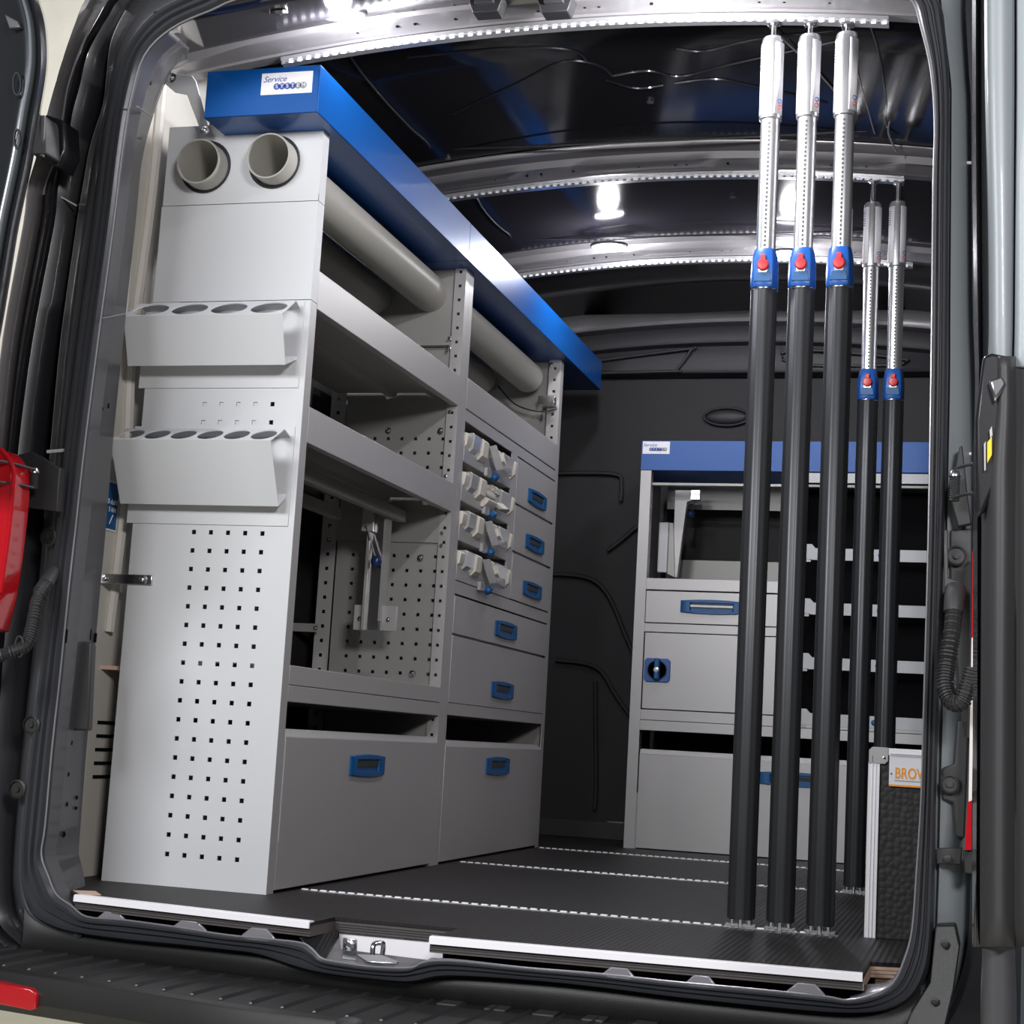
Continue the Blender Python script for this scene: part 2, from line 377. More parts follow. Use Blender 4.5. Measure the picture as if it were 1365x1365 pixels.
for i in range(3): bow(i, -.42, 1.34)
sw = MB()
for y0, y1 in ((.26, .98), (1.27, 1.78)):   # pressed ridges in the roof skin
    for x0, x1 in ((-.10, 1.08),):
        c = .09; pts = [(x0+c, y0), (x0, y0+c), (x0, y1-c), (x0+c, y1), (x1-c, y1), (x1, y1-c), (x1, y0+c), (x1-c, y0)]
        sw.tube(smooth_line([(x, y, roofz(x)-.003) for x, y in pts for _ in (0,)], 5, True), .003, 5, closed=True)
for a in ([(.02, .75), (.22, .62), (.36, .52), (.44, .55), (.46, .62)], [(.46, .62), (.55, .60), (.62, .64), (.74, .58), (1.0, .44)], [(.02, .40), (.28, .42), (.40, .46), (.42, .52)], [(.95, .80), (.78, .70), (.70, .66), (.60, .68)], [(1.0, .38), (.82, .44), (.70, .50), (.64, .48)], [(.44, .64), (.50, .70), (.57, .69)]):
    sw.tube(smooth_line([(x, y, roofz(x)-.003) for x, y in a], 5), .0028, 5)
sw.build('pressed_ridge', M['paint_black'], ce, smooth=True)
kn = MB()
for x, y in ((.52, .78), (.62, 1.5), (-.08, 1.02)):
    kn.lathe((x, y, roofz(x)-.008), (0, 0, 1), [(.0, 0), (.009, 0), (.009, .006)], 10)
kn.build('rivet', M['chrome'], ce)
for pts in ([(1.02, .18, 1.84), (1.035, .6, 1.872), (1.05, .98, 1.868)], [(.85, .3, 1.88), (.97, .7, 1.876), (1.0, .98, 1.868)], [(1.10, 1.04, 1.84), (1.085, .96, 1.858), (1.09, .9, 1.866)]):
    MB().tube(smooth_line(pts, 5), .0025, 6).build('cable', M['pipe'], ce)
# header over the doorway, seen from below
hd = MB(); hx = [-.345+1.63*k/24 for k in range(25)]
hd.loft([[(.45+(x-.45)*k_, y, z-.11*((x-.45)*k_)**2) for x in hx] for y, z, k_ in ((-.32, 1.733, .86), (-.2, 1.765, .90), (.03, 1.826, 1.03), (.036, 1.86, 1.03), (.05, 1.90, 1.03))])
hdo = hd.build('header_panel', M['paint_roof'], ce, smooth=True, solid=.002)
sp = thing('loudspeaker', (-.075, -.10, 1.745), 'small round speaker with a silver ring in the dark header at top left', 'speaker')
n_ = V((0, .42, -1)).normalized(); nn = V((0, .44, -.9)).normalized()
c0 = V((-.052, -.147, 1.748)); ax = V((0, .44, -.9)).normalized()
sp.location = c0; WL[sp.name] = c0
MB().lathe(c0, -V((0, -.44, .9)).normalized(), [(.019, -.004), (.019, .002), (.015, .004), (.013, .001), (.006, .001)], 24).build('ring', M['sleeve'], sp, smooth=True)
MB().lathe(c0, ax, [(.007, 0), (.007, .004), (.003, .006)], 16).build('cone', M['rubber'], sp, smooth=True)
# black clips in front of bow 1
for px in (650, 742):
    c = P(px, 14, .03); t = thing('cable_clip', c, 'black plastic trim clip on the first roof bow, %s of the two' % ('left' if px == 650 else 'right'), 'clip', 'trim clips on the first bow')
    MB().prism([c+V((-.038, -.02, .02)), c+V((.038, -.02, .02)), c+V((.028, -.02, -.012)), c+V((-.026, -.02, -.012))], (0, .04, 0)).build('clip_body', M['rubber'], t, bevel=.002)
    MB().box(c.x-.02, c.x+.02, c.y-.03, c.y-.018, c.z+.004, c.z+.014).build('latch', M['plastic_mid'], t, bevel=.001)

# side walls and bulkhead
wl = MB().box(-.45, -.42, -.10, .30, -.03, 1.86).build('wall_left', M['wall_light']); tag(wl, kind='structure')
MB().box(-.45, -.415, .30, 2.80, -.03, 1.86).build('shaded_wall', M['wall_dark'], wl)  # wall behind the shelving painted black for the shade there
MB().tube(smooth_line([(-.416, .06, 1.75), (-.412, .05, 1.45), (-.414, .03, 1.1), (-.412, .05, .8), (-.415, .04, .5)], 5), .012, 8).build('pressed_ridge', M['wall_light'], wl, smooth=True)
for k in range(5):
    z = .313-.0278*k; MB().box(-.4205, -.418, .036, .115, z-.0035, z+.0035).build('slot', M['black_hole'], wl)
MB().box(-.42, -.37, .03, .25, .422, .430).build('shelf_ledge', M['ply'], wl, label='short pale plywood ledge')
wr = MB().box(1.375, 1.40, -.25, 2.80, -.03, 1.86).build('wall_right', M['wall_dark']); tag(wr, kind='structure')
bk = MB(); bk.box(-.5, 1.45, 2.76, 2.80, -.03, 1.96)
wf = bk.build('wall_front', M['bulk']); tag(wf, kind='structure')
up = MB(); n = 24; bx = [-.5+1.95*k/n for k in range(n+1)]
zz = lambda x, z: z-.09*(x-.5)**2*(1 if z > 1.7 else 0)
up.loft([[(x, y, zz(x, z)) for x in bx] for y, z in ((2.75, 1.655), (2.71, 1.665), (2.705, 1.675), (2.72, 1.765), (2.69, 1.772), (2.685, 1.785), (2.70, 1.835), (2.76, 1.845))])
up.build('upper_panel', M['bulk_up'], wf, smooth=True, solid=.002)
ar = MB(); ar.loft([[(x, 2.70, zz(x, 1.832)), (x, 2.655, zz(x, 1.838)), (x, 2.65, zz(x, 1.848)), (x, 2.66, 1.87)] for x in bx]); ar.build('roof_flange', M['bow'], wf, smooth=True, solid=.002)
em = MB()
for pts in ([(-.2, 1.71), (.275, 1.732), (.30, 1.728), (.255, 1.655), (.235, 1.648), (-.2, 1.642)], [(.66, 1.725), (1.03, 1.715), (1.00, 1.665), (.67, 1.67)]):
    em.tube(smooth_line([(x, 2.700, zz(x, z)+.02) for x, z in pts], 3, True), .006, 6, closed=True)
em.build('pocket_rim', M['rubber'], wf, smooth=True)
MB().ball((.43, 2.752, 1.512), 1, (.075, .012, .026), 20, 10).build('oval_boss', M['bulk_up'], wf, smooth=True)
ov = MB().tube([(.43+.08*cos(t*pi/12), 2.748, 1.512+.032*sin(t*pi/12)) for t in range(24)], .005, 6, closed=True)
for pts in ([(-.2, 1.30), (.03, 1.30), (.06, 1.26), (.06, 1.2)], [(.18, 1.16), (.07, 1.06), (.02, 1.02)], [(-.2, .93), (-.05, .92), (.03, .86), (.10, .72), (.16, .60)], [(.0, .55), (.02, .2), (.02, .1)], [(-.15, .62), (.0, .60), (.08, .5), (.16, .4)]):
    ov.tube(smooth_line([(x, 2.748, z) for x, z in pts], 5), .008, 6)
ov.build('moulded_crease', M['bulk'], wf, smooth=True)
for x in (.0, .22, .46, .88):
    c = V((x, 2.728, zz(x, 1.815))); MB().tube([c+V((-.018, -.006, .012)), c+V((-.018, -.006, -.006)), c+V((0, -.006, -.02)), c+V((.018, -.006, -.006)), c+V((.018, -.006, .012))], .003, 6).build('fixing_lug', M['rubber'], wf)
    MB().lathe(c+V((0, -.004, 0)), (0, -1, 0), [(.009, 0), (.009, .004), (.005, .006)], 12).build('screw', M['plastic_mid'], wf)
MB().box(-.5, 1.4, 2.725, 2.75, 0, .06).build('kick_strip', M['plastic_mid'], wf, bevel=.003)
MB().prism([(.065, 2.74, .064), (.09, 2.74, .052), (.105, 2.74, .052), (.13, 2.74, .064)], (0, .01, 0)).build('clip', M['sleeve'], wf)

# ------------------------------------------------------------------ doorway frame (wall_rear)
frame = thing('wall_rear', (.45, -.4, -.05), kind='structure')
def lerp(tbl, u):
    for (a, ya), (b, yb) in zip(tbl, tbl[1:]):
        if u <= b: return ya+(yb-ya)*max(0, (u-a))/(b-a)
    return tbl[-1][1]
def Ys(u): return lerp([(0, -.275), (60, -.285), (300, -.355), (570, -.425), (900, -.42), (1160, -.40), (1250, -.385)], u)
OI = [((600,1301),(600,1279)),((553,1309),(566,1282)),((525,1308),(548,1290)),((498,1305),(500,1289)),((460,1301),(460,1284)),((432,1297),(430,1278)),((410,1293),(417,1266)),((388,1287),(402,1257)),((344,1272),(361,1252)),((300,1266),(300,1246)),((242,1260),(237,1236)),((176,1254),(163,1226)),((110,1245),(116,1222)),
 ((72,1236),(95,1207)),((44,1219),(75,1192)),((33,1195),(64,1167)),((29,1165),(55,1139)),((31,1100),(60,1100)),((42,1000),(69,1000)),((54,900),(80,900)),((66,800),(90,800)),((77,700),(101,700)),((87,600),(112,600)),((105,450),(131,450)),((125,300),(151,300)),((136,200),(163,200)),((150,130),(174,132)),((168,70),(192,74)),((203,22),(228,38)),((258,-8),(280,14)),((330,-30),(345,-8)),
 ((600,-70),(600,-48)),((900,-85),(900,-63)),((1120,-72),(1110,-50)),((1215,-42),(1185,-20)),((1249,0),(1216,2)),((1257,38),(1228,38)),((1263,100),(1241,95)),((1264,160),(1246,165)),((1263,250),(1244,250)),((1261,500),(1241,500)),((1256,740),(1237,740)),((1249,960),(1231,960)),((1246,1065),(1228,1065)),((1244,1170),(1222,1160)),
 ((1241,1250),(1216,1238)),((1234,1295),(1205,1280)),((1216,1328),(1190,1310)),((1185,1345),(1165,1325)),((1150,1350),(1130,1333)),((1098,1349),(1098,1328)),((1010,1341),(1000,1318)),((900,1329),(900,1309)),((798,1316),(798,1298)),((710,1307),(700,1290))]
O = smooth_line([P(a[0], a[1], Ys(a[0])) for a, b in OI], 4, True); I = smooth_line([P(b[0], b[1], Ys(b[0])) for a, b in OI], 4, True)
prof = [(-.10, .012), (-.02, .0), (.10, -.010), (.26, -.012), (.34, -.004), (.40, -.004), (.46, -.010), (.58, -.011), (.64, -.003), (.69, -.003), (.74, -.009), (.88, -.010), (.97, -.002), (1.0, .006)]
sl = MB(); sl.loft([[o.lerp(i, t)+V((0, d, 0)) for o, i in zip(O, I)] for t, d in prof], True)
sl.build('door_seal', M['seal'], frame, smooth=True)
rm = MB(); rm.tube([i+V((0, .0, 0)) for i in I], .0016, 6, closed=True); rm.build('flange_rim', M['rim'], frame, smooth=True)
CP = [(1133,1328,1133,1332),(1145,1322,1150,1333),(1154,1313,1165,1329),(1171,1312,1180,1322),(1187,1307,1195,1310),(1202,1289,1206,1294),(1209,1274,1212,1276),(1211,1261,1216,1258),(1218,1246,1219,1238)]
MB().loft([smooth_line([P(a, b, -.36) for a, b, c, d in CP], 3), smooth_line([P(c, d, Ys(c)+.004) for a, b, c, d in CP], 3)]).build('corner_gusset', M['rim'], frame, smooth=True, solid=.002)
# wavy tabs of the sill flange
for u0_, u1_, v_, s_ in ((128,168,1224,.065),(228,275,1236,.11),(322,366,1246,.10),(800,848,1300,.14),(912,956,1311,.12),(1048,1100,1321,.14)):
    y = Ys(u0_); a = P(u0_, v_-s_*0, y+.004); b = P(u1_, v_+(u1_-u0_)*.10, y+.004); h = .014
    d = b-a; MB().prism([a, a+d*.28+V((0, 0, h)), a+d*.74+V((0, 0, h)), b, b-V((0, 0, .008)), a-V((0, 0, .008))], (0, .006, 0)).build('flange_tab', M['rim'], frame, bevel=.0015)
# sill pressing behind the flange
ip = [p for p in I]
botI = [p for p in I if p.z < -.005]
botI.sort(key=lambda p: p.x)
MB().loft([[p+V((0, .002, -.002)) for p in botI], [p+V((0, .05, -.02)) for p in botI], [V((p.x, max(p.y+.3, .0), -.075)) for p in botI]]).build('sill', M['paint_black'], frame, smooth=True, solid=.002)
MB().box(-.45, 1.38, -.05, 2.8, -.09, -.03).build('underframe', M['paint_black'], frame)
# latch recess in the middle of the sill
y = -.25
MB().prism([P(440, 1236, y), P(590, 1252, y), P(590, 1295, y), P(440, 1285, y)], (0, .01, 0)).build('latch_recess', M['alu_strip'], frame)
MB().prism([P(430, 1262, -.30), P(590, 1282, -.30), P(590, 1300, -.36), P(430, 1290, -.36)], (0, 0, -.004)).build('latch_floor', M['bow'], frame)
a, b = P(401, 1250, -.37), P(452, 1238, -.26)
MB().prism([a, P(452, 1240, -.26), P(456, 1278, -.26), P(424, 1277, -.37)], (-.004, 0, 0)).build('recess_cheek', M['paint'], frame, bevel=.001)
MB().prism([P(548, 1291, -.405), P(574, 1277, -.405), P(604, 1279, -.40), P(604, 1298, -.41)], (0, .012, 0)).build('recess_shoulder', M['rim'], frame, bevel=.003)
st = thing('door_striker', P(500, 1278, -.33), 'steel striker loop on its base plate in the middle of the sill', 'striker')
q = P(500, 1278, -.33)
MB().prism([P(474, 1275, -.34), P(510, 1277, -.36), P(532, 1285, -.36), P(528, 1287, -.37), P(488, 1284, -.37)], (0, 0, .004)).build('base_plate', M['chrome'], st, bevel=.001)
MB().tube(smooth_line([P(497, 1282, -.345), P(497, 1264, -.345), P(500, 1258, -.34), P(509, 1257, -.335), P(511, 1262, -.33), P(509, 1278, -.33)], 4), .0045, 10).build('loop', M['chrome'], st, smooth=True)
rc = thing('screw_bracket', P(466, 1275, -.33), 'square bracket with a big star-edged screw left of the striker loop', 'bracket')
MB().prism([P(457, 1250, -.33), P(476, 1252, -.33), P(475, 1280, -.33), P(456, 1278, -.33)], (0, .003, 0)).build('plate', M['chrome'], rc, bevel=.001)
MB().lathe(P(466, 1260, -.332), (0, -1, 0), [(.010, 0), (.010, .003), (.0055, .005), (.0055, .002)], 16, lambda k: 1 if k % 2 else .88).build('screw_head', M['sleeve'], rc)

# left inner pillar face
PL = [(97,1207,114,1192),(75,1192,112,1172),(64,1167,107,1150),(55,1139,104.5,1137),(60,1100,107,1100),(69,1000,114,1010),(80,900,123,900),(90,800,132,798),(101,700,141,699),(112,600,149,600),(131,450,163,460),(151,300,180,300),(163,200,190,205),(174,132,209,132),(192,74,232,78),(226,40,252,64)]
A = smooth_line([P(a, b, Ys(a)+.004) for a, b, c, d in PL], 4); B = smooth_line([P(c, d, -.12) for a, b, c, d in PL], 4)
pf = MB(); pf.loft([[a.lerp(b, t)+V((0, dy, 0)) for a, b in zip(A, B)] for t, dy in ((0, 0), (.10, -.0), (.16, .03), (.30, .01), (1, 0))]+[[b+V((-.03, .05, 0)) for b in B]])
pf.build('pillar_inner', M['pillar'], frame, smooth=True, solid=.0015)
def pillar_y(u, v):      # depth of the pillar face at a given spot
    pl = sorted((q[1], q[0], q[2], Ys(q[0])) for q in PL); a = lerp([(q[0], q[1]) for q in pl], v); c = lerp([(q[0], q[2]) for q in pl], v); t = max(0, min(1, (u-a)/(c-a)))
    return lerp([(q[0], q[3]) for q in pl], v)*(1-t)-.12*t+lerp([(0, 0), (.10, 0), (.16, .03), (.30, .01), (1, 0)], t)
mb = MB()
for u, v, wd, h in ((155,364,.0016,.022),(142,540,.0015,.03),(134,545,.006,.014),(142,541,.005,.010),(107,725,.002,.026),(96,815,.002,.022),(126,850,.004,.018),(88,848,.002,.025),(120,846,.002,.02),(89,1032,.006,.016),(72,1040,.002,.026),(98,1034,.002,.026),(101,1063,.004,.007),(100,1077,.004,.006),(74,1078,.002,.026),(83,1112,.007,.024),(178,180,.004,.012),(187,182,.0015,.012),(199,110,.004,.010),(196,133,.002,.006),(87,1072,.006,.008),(93,990,.005,.008)):
    c = P(u, v, pillar_y(u, v)-.003); mb.lathe(c, (.2, -1, 0), [(wd, 0), (wd, .003)], 10) if wd > .0055 else mb.box(c.x-wd, c.x+wd, c.y-.002, c.y+.002, c.z-h/2, c.z+h/2)
mb.build('punched_hole', M['black_hole'], frame, kind='stuff')
rbx = [P(86, 858, -.20), P(90, 853, -.20), P(120, 856, -.19), P(122, 860, -.19), P(117, 974, -.19), P(80, 973, -.20), P(78, 968, -.20)]
MB().prism(rbx, (0, .02, 0)).build('pillar_cover', M['plastic_mid'], frame, bevel=.004)
for v in (783, 817, 853): pass
# seam lines across the pillar
for (a, b, c, d) in ((166,141,183,142),(183,142,202,155),(137,424,167,418)):
    MB().tube([P(a, b, Ys(a)-.004), P(c, d, -.17)], .0016, 6).build('seam', M['bow'], frame)

# outer body left: strip, gutter, flange, skin (traced outlines at their own depth)
def seq(pts, y, n=4): return smooth_line([P(u, v, y if not callable(y) else y(u)) for u, v in pts], n)
vs_ = [-60, 0, 30, 70, 110, 150, 200, 250, 300, 450, 600, 720, 850, 1000, 1120, 1185, 1225, 1252]
O3 = [(300,-50),(190,-12),(168,14),(149,55),(143,100),(138,140),(121,195),(111,250),(103,300),(82,450),(68,600),(57,720),(46,850),(30,1000),(20,1120),(18,1185),(34,1235),(90,1268)]
S4 = [(290,-20),(252,-4),(205,22),(172,66),(155,115),(146,148),(136,200),(130,250),(125,300),(105,450),(88,600),(75,720),(60,850),(43,1000),(31,1110),(32,1190),(50,1224),(110,1247)]
B2 = [(250,-60),(167,-8),(145,20),(117,70),(106,115),(96,152),(88,205),(77,252),(72,300),(44,450),(24,600),(16,720),(6,850),(-5,1000),(-10,1120),(-8,1185),(-2,1230),(30,1262)]
B1 = [(200,-60),(147,-6),(124,28),(104,72),(90,115),(84,150),(75,205),(59,250),(53,300),(26,450),(9,600),(0,720),(-10,850),(-20,1000),(-24,1120),(-22,1185),(-20,1230),(0,1266)]
B0 = [(160,-60),(115,-2),(101,30),(86,72),(74,112),(65,145),(50,205),(37,250),(31,300),(4,450),(-12,600),(-22,720),(-32,850),(-40,1000),(-44,1120),(-42,1185),(-40,1230),(-20,1270)]
s4 = seq(S4, lambda u: Ys(u)+.006); s3 = seq(O3, -.235); g3 = [p+V((-.01, .10, 0)) for p in s3]; s2 = seq(B2, -.27); g2 = [p+V((.01, .12, 0)) for p in s2]; s1 = seq(B1, -.29); s0 = seq(B0, -.33)
MB().loft([s4, [a.lerp(b, .5)+V((0, -.006, 0)) for a, b in zip(s4, s3)], s3]).build('pillar_outer_strip', M['paint_mid'], frame, smooth=True, solid=.0015)
MB().loft([s3, g3, g2, s2]).build('drip_channel', M['paint_black'], frame, smooth=True, solid=.0015)
MB().loft([s2, [a.lerp(b, .5)+V((0, -.008, 0)) for a, b in zip(s2, s1)], s1]).build('outer_flange', M['paint'], frame, smooth=True, solid=.0015)
nsk = 34; k0 = 4*8
MB().loft([[p for p in s1], [a.lerp(b, .5)+V((-.0, -.015, 0)) for a, b in zip(s1, s0)], s0, [p+V((-.02, .30, 0)) for p in s0]]).build('outer_skin', M['skin'], frame, smooth=True, solid=.0015)
MB().tube(s1[:30], .003, 6).build('skin_edge', M['bow'], frame, smooth=True)
MB().tube(s3[8:44], .0018, 6).build('strip_edge', M['bow'], frame, smooth=True)
MB().prism([P(77, 259, -.262), P(102, 273, -.24), P(102, 275, -.24), P(77, 261, -.262)], (0, .003, 0)).build('seam', M['bow'], frame)
MB().prism([P(105, 271, -.262), P(127, 272, -.28), P(127, 275, -.28), P(105, 274, -.262)], (0, .003, 0)).build('seam', M['bow'], frame)
MB().prism([P(62, 600, -.265), P(86, 598, -.29), P(87, 602, -.29), P(62, 604, -.265)], (0, .003, 0)).build('seam', M['alu_strip'], frame)

# outer body right: light strip, edge, plastics below
R2 = [(1300,-40,),(1286,0),(1290,100),(1293,160),(1295,400),(1298,500),(1300,620),(1299,800),(1297,1000),(1294,1120),(1292,1180),(1288,1260),(1270,1330),(1240,1380)]
R1_ = [(1250,-40),(1249,0),(1263,100),(1264,160),(1262,400),(1261,500),(1258,620),(1254,800),(1248,1000),(1245,1120),(1244,1180),(1238,1270),(1216,1328),(1180,1350)]
r1 = seq(R1_, lambda u: Ys(u)+.02); r2 = seq(R2, -.33)
MB().loft([r1, [a.lerp(b, .05)+V((0, .02, 0)) for a, b in zip(r1, r2)], [a.lerp(b, .12)+V((0, .022, 0)) for a, b in zip(r1, r2)], [a.lerp(b, .16)+V((0, .004, 0)) for a, b in zip(r1, r2)], [p+V((0, .0, 0)) for p in r2]]).build('pillar_outer_strip', M['paint_soft'], frame, smooth=True, solid=.0015)
MB().loft([[p+V((0, .0, 0)) for p in r2], [p+V((.002, -.03, 0)) for p in r2], [p+V((.012, -.035, 0)) for p in r2], [p+V((.02, .1, 0)) for p in r2]]).build('body_edge', M['paint'], frame, smooth=True)
MB().box(1.29, 1.40, -.28, -.20, -.08, 1.62).build('corner_backing', M['paint_black'], frame)
for v in (217, 605):
    MB().tube([P(1262, v+1, -.325), P(1295, v, -.335)], .0028, 8).build('seam', M['alu_strip'], frame, smooth=True)
wd = MB()
for u, v in ((1279,204),(1288,335),(1274,441),(1275,494),(1290,546),(1272,587)): wd.ball(P(u, v, -.325), .0018)
wd.build('weld_spot', M['bow'], frame, kind='stuff')
pm = MB()
MB().prism([P(1266,706,-.36),P(1296,704,-.36),P(1296,985,-.36),P(1282,985,-.36),P(1275,880,-.36),P(1266,850,-.36)], (0,.02,0)).build('lamp_bracket', M['plastic_mid'], frame, bevel=.003)
MB().lathe(P(1275,741,-.365), (0,-1,0), [(.014,0),(.016,.004),(.013,.006),(.013,.002),(.005,.002),(.005,.006)], 20).build('boss', M['plastic_mid'], frame, smooth=True)
MB().prism([P(1276,960,-.36),P(1292,960,-.36),P(1286,1118,-.36),P(1273,1115,-.36),P(1270,1070,-.36),P(1255,1066,-.36),P(1255,1024,-.36),P(1272,1018,-.36)], (0,.02,0)).build('lamp_bracket', M['plastic_mid'], frame, bevel=.003)
MB().lathe(P(1266,1045,-.365), (0,-1,0), [(.013,0),(.015,.004),(.012,.006),(.012,.002),(.005,.002),(.005,.006)], 20).build('boss', M['plastic_mid'], frame, smooth=True)
MB().prism([P(1247,1131,-.37),P(1283,1130,-.37),P(1281,1153,-.37),P(1248,1152,-.37)], (0,.015,0)).build('fixing_strap', M['plastic_mid'], frame, bevel=.002)
MB().prism([P(1284,1134,-.40),P(1298,1135,-.40),P(1297,1166,-.40),P(1285,1164,-.40)], (0,.03,0)).build('lug', M['plastic'], frame, bevel=.002)
MB().prism([P(1247,1234,-.40),P(1274,1233,-.40),P(1280,1262,-.40),P(1272,1320,-.42),P(1258,1380,-.44),P(1195,1400,-.44),P(1214,1350,-.42),P(1240,1310,-.40)], (0,.05,0)).build('corner_trim', M['plastic'], frame, bevel=.003)
sc = MB()
for u, v, y in ((1263,1145,-.375),(1259,1258,-.405),(1246,1335,-.425)): sc.lathe(P(u, v, y), (0,-1,0), [(.006,0),(.006,.003),(.003,.004)], 10)
sc.build('screw', M['rubber'], frame, smooth=True)

# black fascia under the seal
botO = sorted([p for p in O if p.z < .012 and -.40 < p.x < 1.27], key=lambda p: p.x)
def stepback(x): return lerp([(-.6, -.27), (-.34, -.29), (.03, -.335), (.32, -.385), (.85, -.40), (1.4, -.40)], x)
MB().loft([[p+V((0, .01, .0)) for p in botO], [V((p.x, p.y+.015, min(p.z-.01, -.085))) for p in botO], [V((p.x, stepback(p.x)+.01, -.13)) for p in botO]]).build('sill_fascia', M['plastic'], frame, smooth=True, solid=.003)
MB().box(-.75, 1.7, -.16, -.1, -.20, -.11).build('rear_skirt', M['plastic'], frame)

# =================================================================== BUMPER
bp_ = thing('rear_bumper', (.45, -.55, -.10), 'black plastic rear bumper with a ribbed step under the doorway', 'bumper')
def stepfront(x): return lerp([(-.8, -.45), (-.5, -.50), (-.21, -.575), (0, -.615), (.24, -.671), (.43, -.695), (.7, -.71), (1.1, -.70), (1.5, -.62)], x)
bxs = [-.8+2.3*k/40 for k in range(41)]
MB().loft([[(x, stepback(x)+.02, -.125) for x in bxs], [(x, stepback(x), -.103) for x in bxs], [(x, stepfront(x)+.02, -.1) for x in bxs], [(x, stepfront(x)+.016, -.097) for x in bxs], [(x, stepfront(x), -.099) for x in bxs], [(x, stepfront(x)-.004, -.105) for x in bxs],
           [(x, stepfront(x)-.008, -.140) for x in bxs], [(x, stepfront(x)+.008, -.160) for x in bxs], [(x, stepfront(x)+.12, -.172) for x in bxs]]).build('step_shell', M['plastic'], bp_, smooth=True, solid=.003)
x = -.79
while x < 1.3:
    yf, yb = stepfront(x)+.045, stepback(x)-.02
    MB().add([(x-.003, yf, -.0995), (x+.003, yf, -.0995), (x+.003, yb, -.1025), (x-.003, yb, -.1025), (x, yf, -.0935), (x, yb, -.0965)], [(0,4,5,3), (4,1,2,5), (0,1,4), (2,3,5)]).build('rib', M['plastic_mid'], bp_)
    MB().ball((x, yf, -.0975), .0032, (1, 1, .6), 8, 5).build('stud', M['bow'], bp_, smooth=True)
    x += .0555
for k, x in enumerate((.52, .60, .68, .76, .84, .92, 1.0, 1.08)):
    MB().box(x-.018, x+.018, stepback(x)-.05, stepback(x)-.004, -.1025, -.098).build('tread_pad', M['plastic_mid'], bp_, bevel=.002)
yr = -.61
MB().prism([P(-20,1308,yr), P(40,1318,yr), P(48,1325,yr), P(47,1345,yr), P(40,1347,yr), P(-20,1335,yr)], (0, .03, 0)).build('reflector', M['red_lens'], bp_, bevel=.002, label='red rectangular reflector')
tb = thing('tow_cover', P(469, 1362, -.72), 'rounded dark plastic knob at the front lip of the bumper', 'cover')
MB().ball(P(467, 1366, -.72), .022, (1, 1, .5), 14, 8).build('cap', M['plastic_mid'], tb, smooth=True)

# =================================================================== REAR DOORS
d1 = thing('door_1', P(20, 400, -.60), kind='structure')
DE = [(40,-60),(50,-12),(61,30),(64,75),(61,110),(53,155),(43,215),(25,300),(15,360),(5,420),(-6,480),(-16,540),(-24,600)]
def off(pts, k, y): return smooth_line([P(u+dx, v, y) for (u, v), dx in zip(pts, k)], 4)
e0 = off(DE, [0]*13, -.52); e1 = off(DE, [-3]*13, -.60); e2 = off(DE, [-9]*13, -.62); e3 = off(DE, [-16]*13, -.615); e4 = off(DE, [-24]*13, -.63); e5 = off(DE, [-34]*13, -.62); e6 = off(DE, [-60]*13, -.60); e7 = off(DE, [-120]*13, -.60)
MB().loft([e0, e1, e2, e3]).build('door_edge', M['paint'], d1, smooth=True, solid=.002)
MB().loft([e3, [a.lerp(b, .5)+V((0, -.012, 0)) for a, b in zip(e3, e4)], e4]).build('door_seal', M['paint_soft'], d1, smooth=True, solid=.002)
MB().loft([e4, e5, e6, e7]).build('inner_panel', M['paint'], d1, smooth=True, solid=.002)
MB().loft([e0, [p+V((-.3, .01, 0)) for p in e0]]).build('outer_panel', M['paint'], d1, smooth=True, solid=.002)
for u, v, r in ((23,112,10),(23,185,8)):
    MB().tube([P(u+r*.5*cos(t*pi/8), v+r*1.5*sin(t*pi/8), -.635) for t in range(16)], .0025, 6, closed=True).build('pressed_ring', M['paint'], d1, smooth=True)
MB().prism([P(5,18,-.635), P(24,28,-.635), P(27,36,-.635), P(12,38,-.635)], (0,.01,0)).build('window_slot', M['paint_mid'], d1, bevel=.002)
h1 = d1
MB().prism([P(60,152,-.36), P(84,160,-.36), P(86,200,-.36), P(76,222,-.36), P(58,214,-.36)], (0,.06,0)).build('hinge_leaf', M['paint_black'], h1, bevel=.003)
MB().prism([P(42,158,-.46), P(58,152,-.44), P(60,160,-.44), P(62,205,-.44), P(42,206,-.46)], (0,.05,0)).build('hinge_leaf', M['rubber'], h1, bevel=.003)
MB().tube([P(56,156,-.44), P(54,210,-.44)], .008, 12).build('hinge_pin', M['plastic_mid'], h1, smooth=True)

d2 = thing('door_2', P(1340, 700, -1.1), kind='structure')
yd = -1.1
def colm(pts, y0=yd): return smooth_line([P(u, v, y) for u, v, y in pts], 3)
vsd = [-60, 120, 300, 430, 500, 560, 640, 900, 1262]
def vcol(us, dy): return smooth_line([P(u, v, yd+dy) for u, v in zip(us, vsd)], 3)
c = [vcol([1297,1297,1298,1300,1301,1300,1298,1298,1297], .10), vcol([1301,1301,1302,1304,1305,1304,1303,1303,1301], .02), vcol([1307,1307,1308,1309,1309,1309,1309,1308,1307], .03),
     vcol([1313,1314,1318,1319,1318,1317,1313,1311,1310], .0)]
MB().loft(c).build('door_edge', M['paint'], d2, smooth=True, solid=.002)
vt_ = [-60, 120, 300, 430, 475, 490]
def xs_(rows, n=4): return [list(q) for q in zip(*[smooth_line(c_, n) for c_ in zip(*rows)])]
def vc2(us, dy): return smooth_line([P(u, v, yd+dy) for u, v in zip(us, vt_)], 3)
MB().loft(xs_([vc2([1313,1314,1318,1319,1319,1319], 0), vc2([1320,1321,1325,1326,1327,1328], -.015), vc2([1338,1339,1341,1342,1342,1342], -.015), vc2([1350,1350,1349,1348,1347,1347], .0)])).build('window_frame', M['paint_soft'], d2, smooth=True, solid=.002)
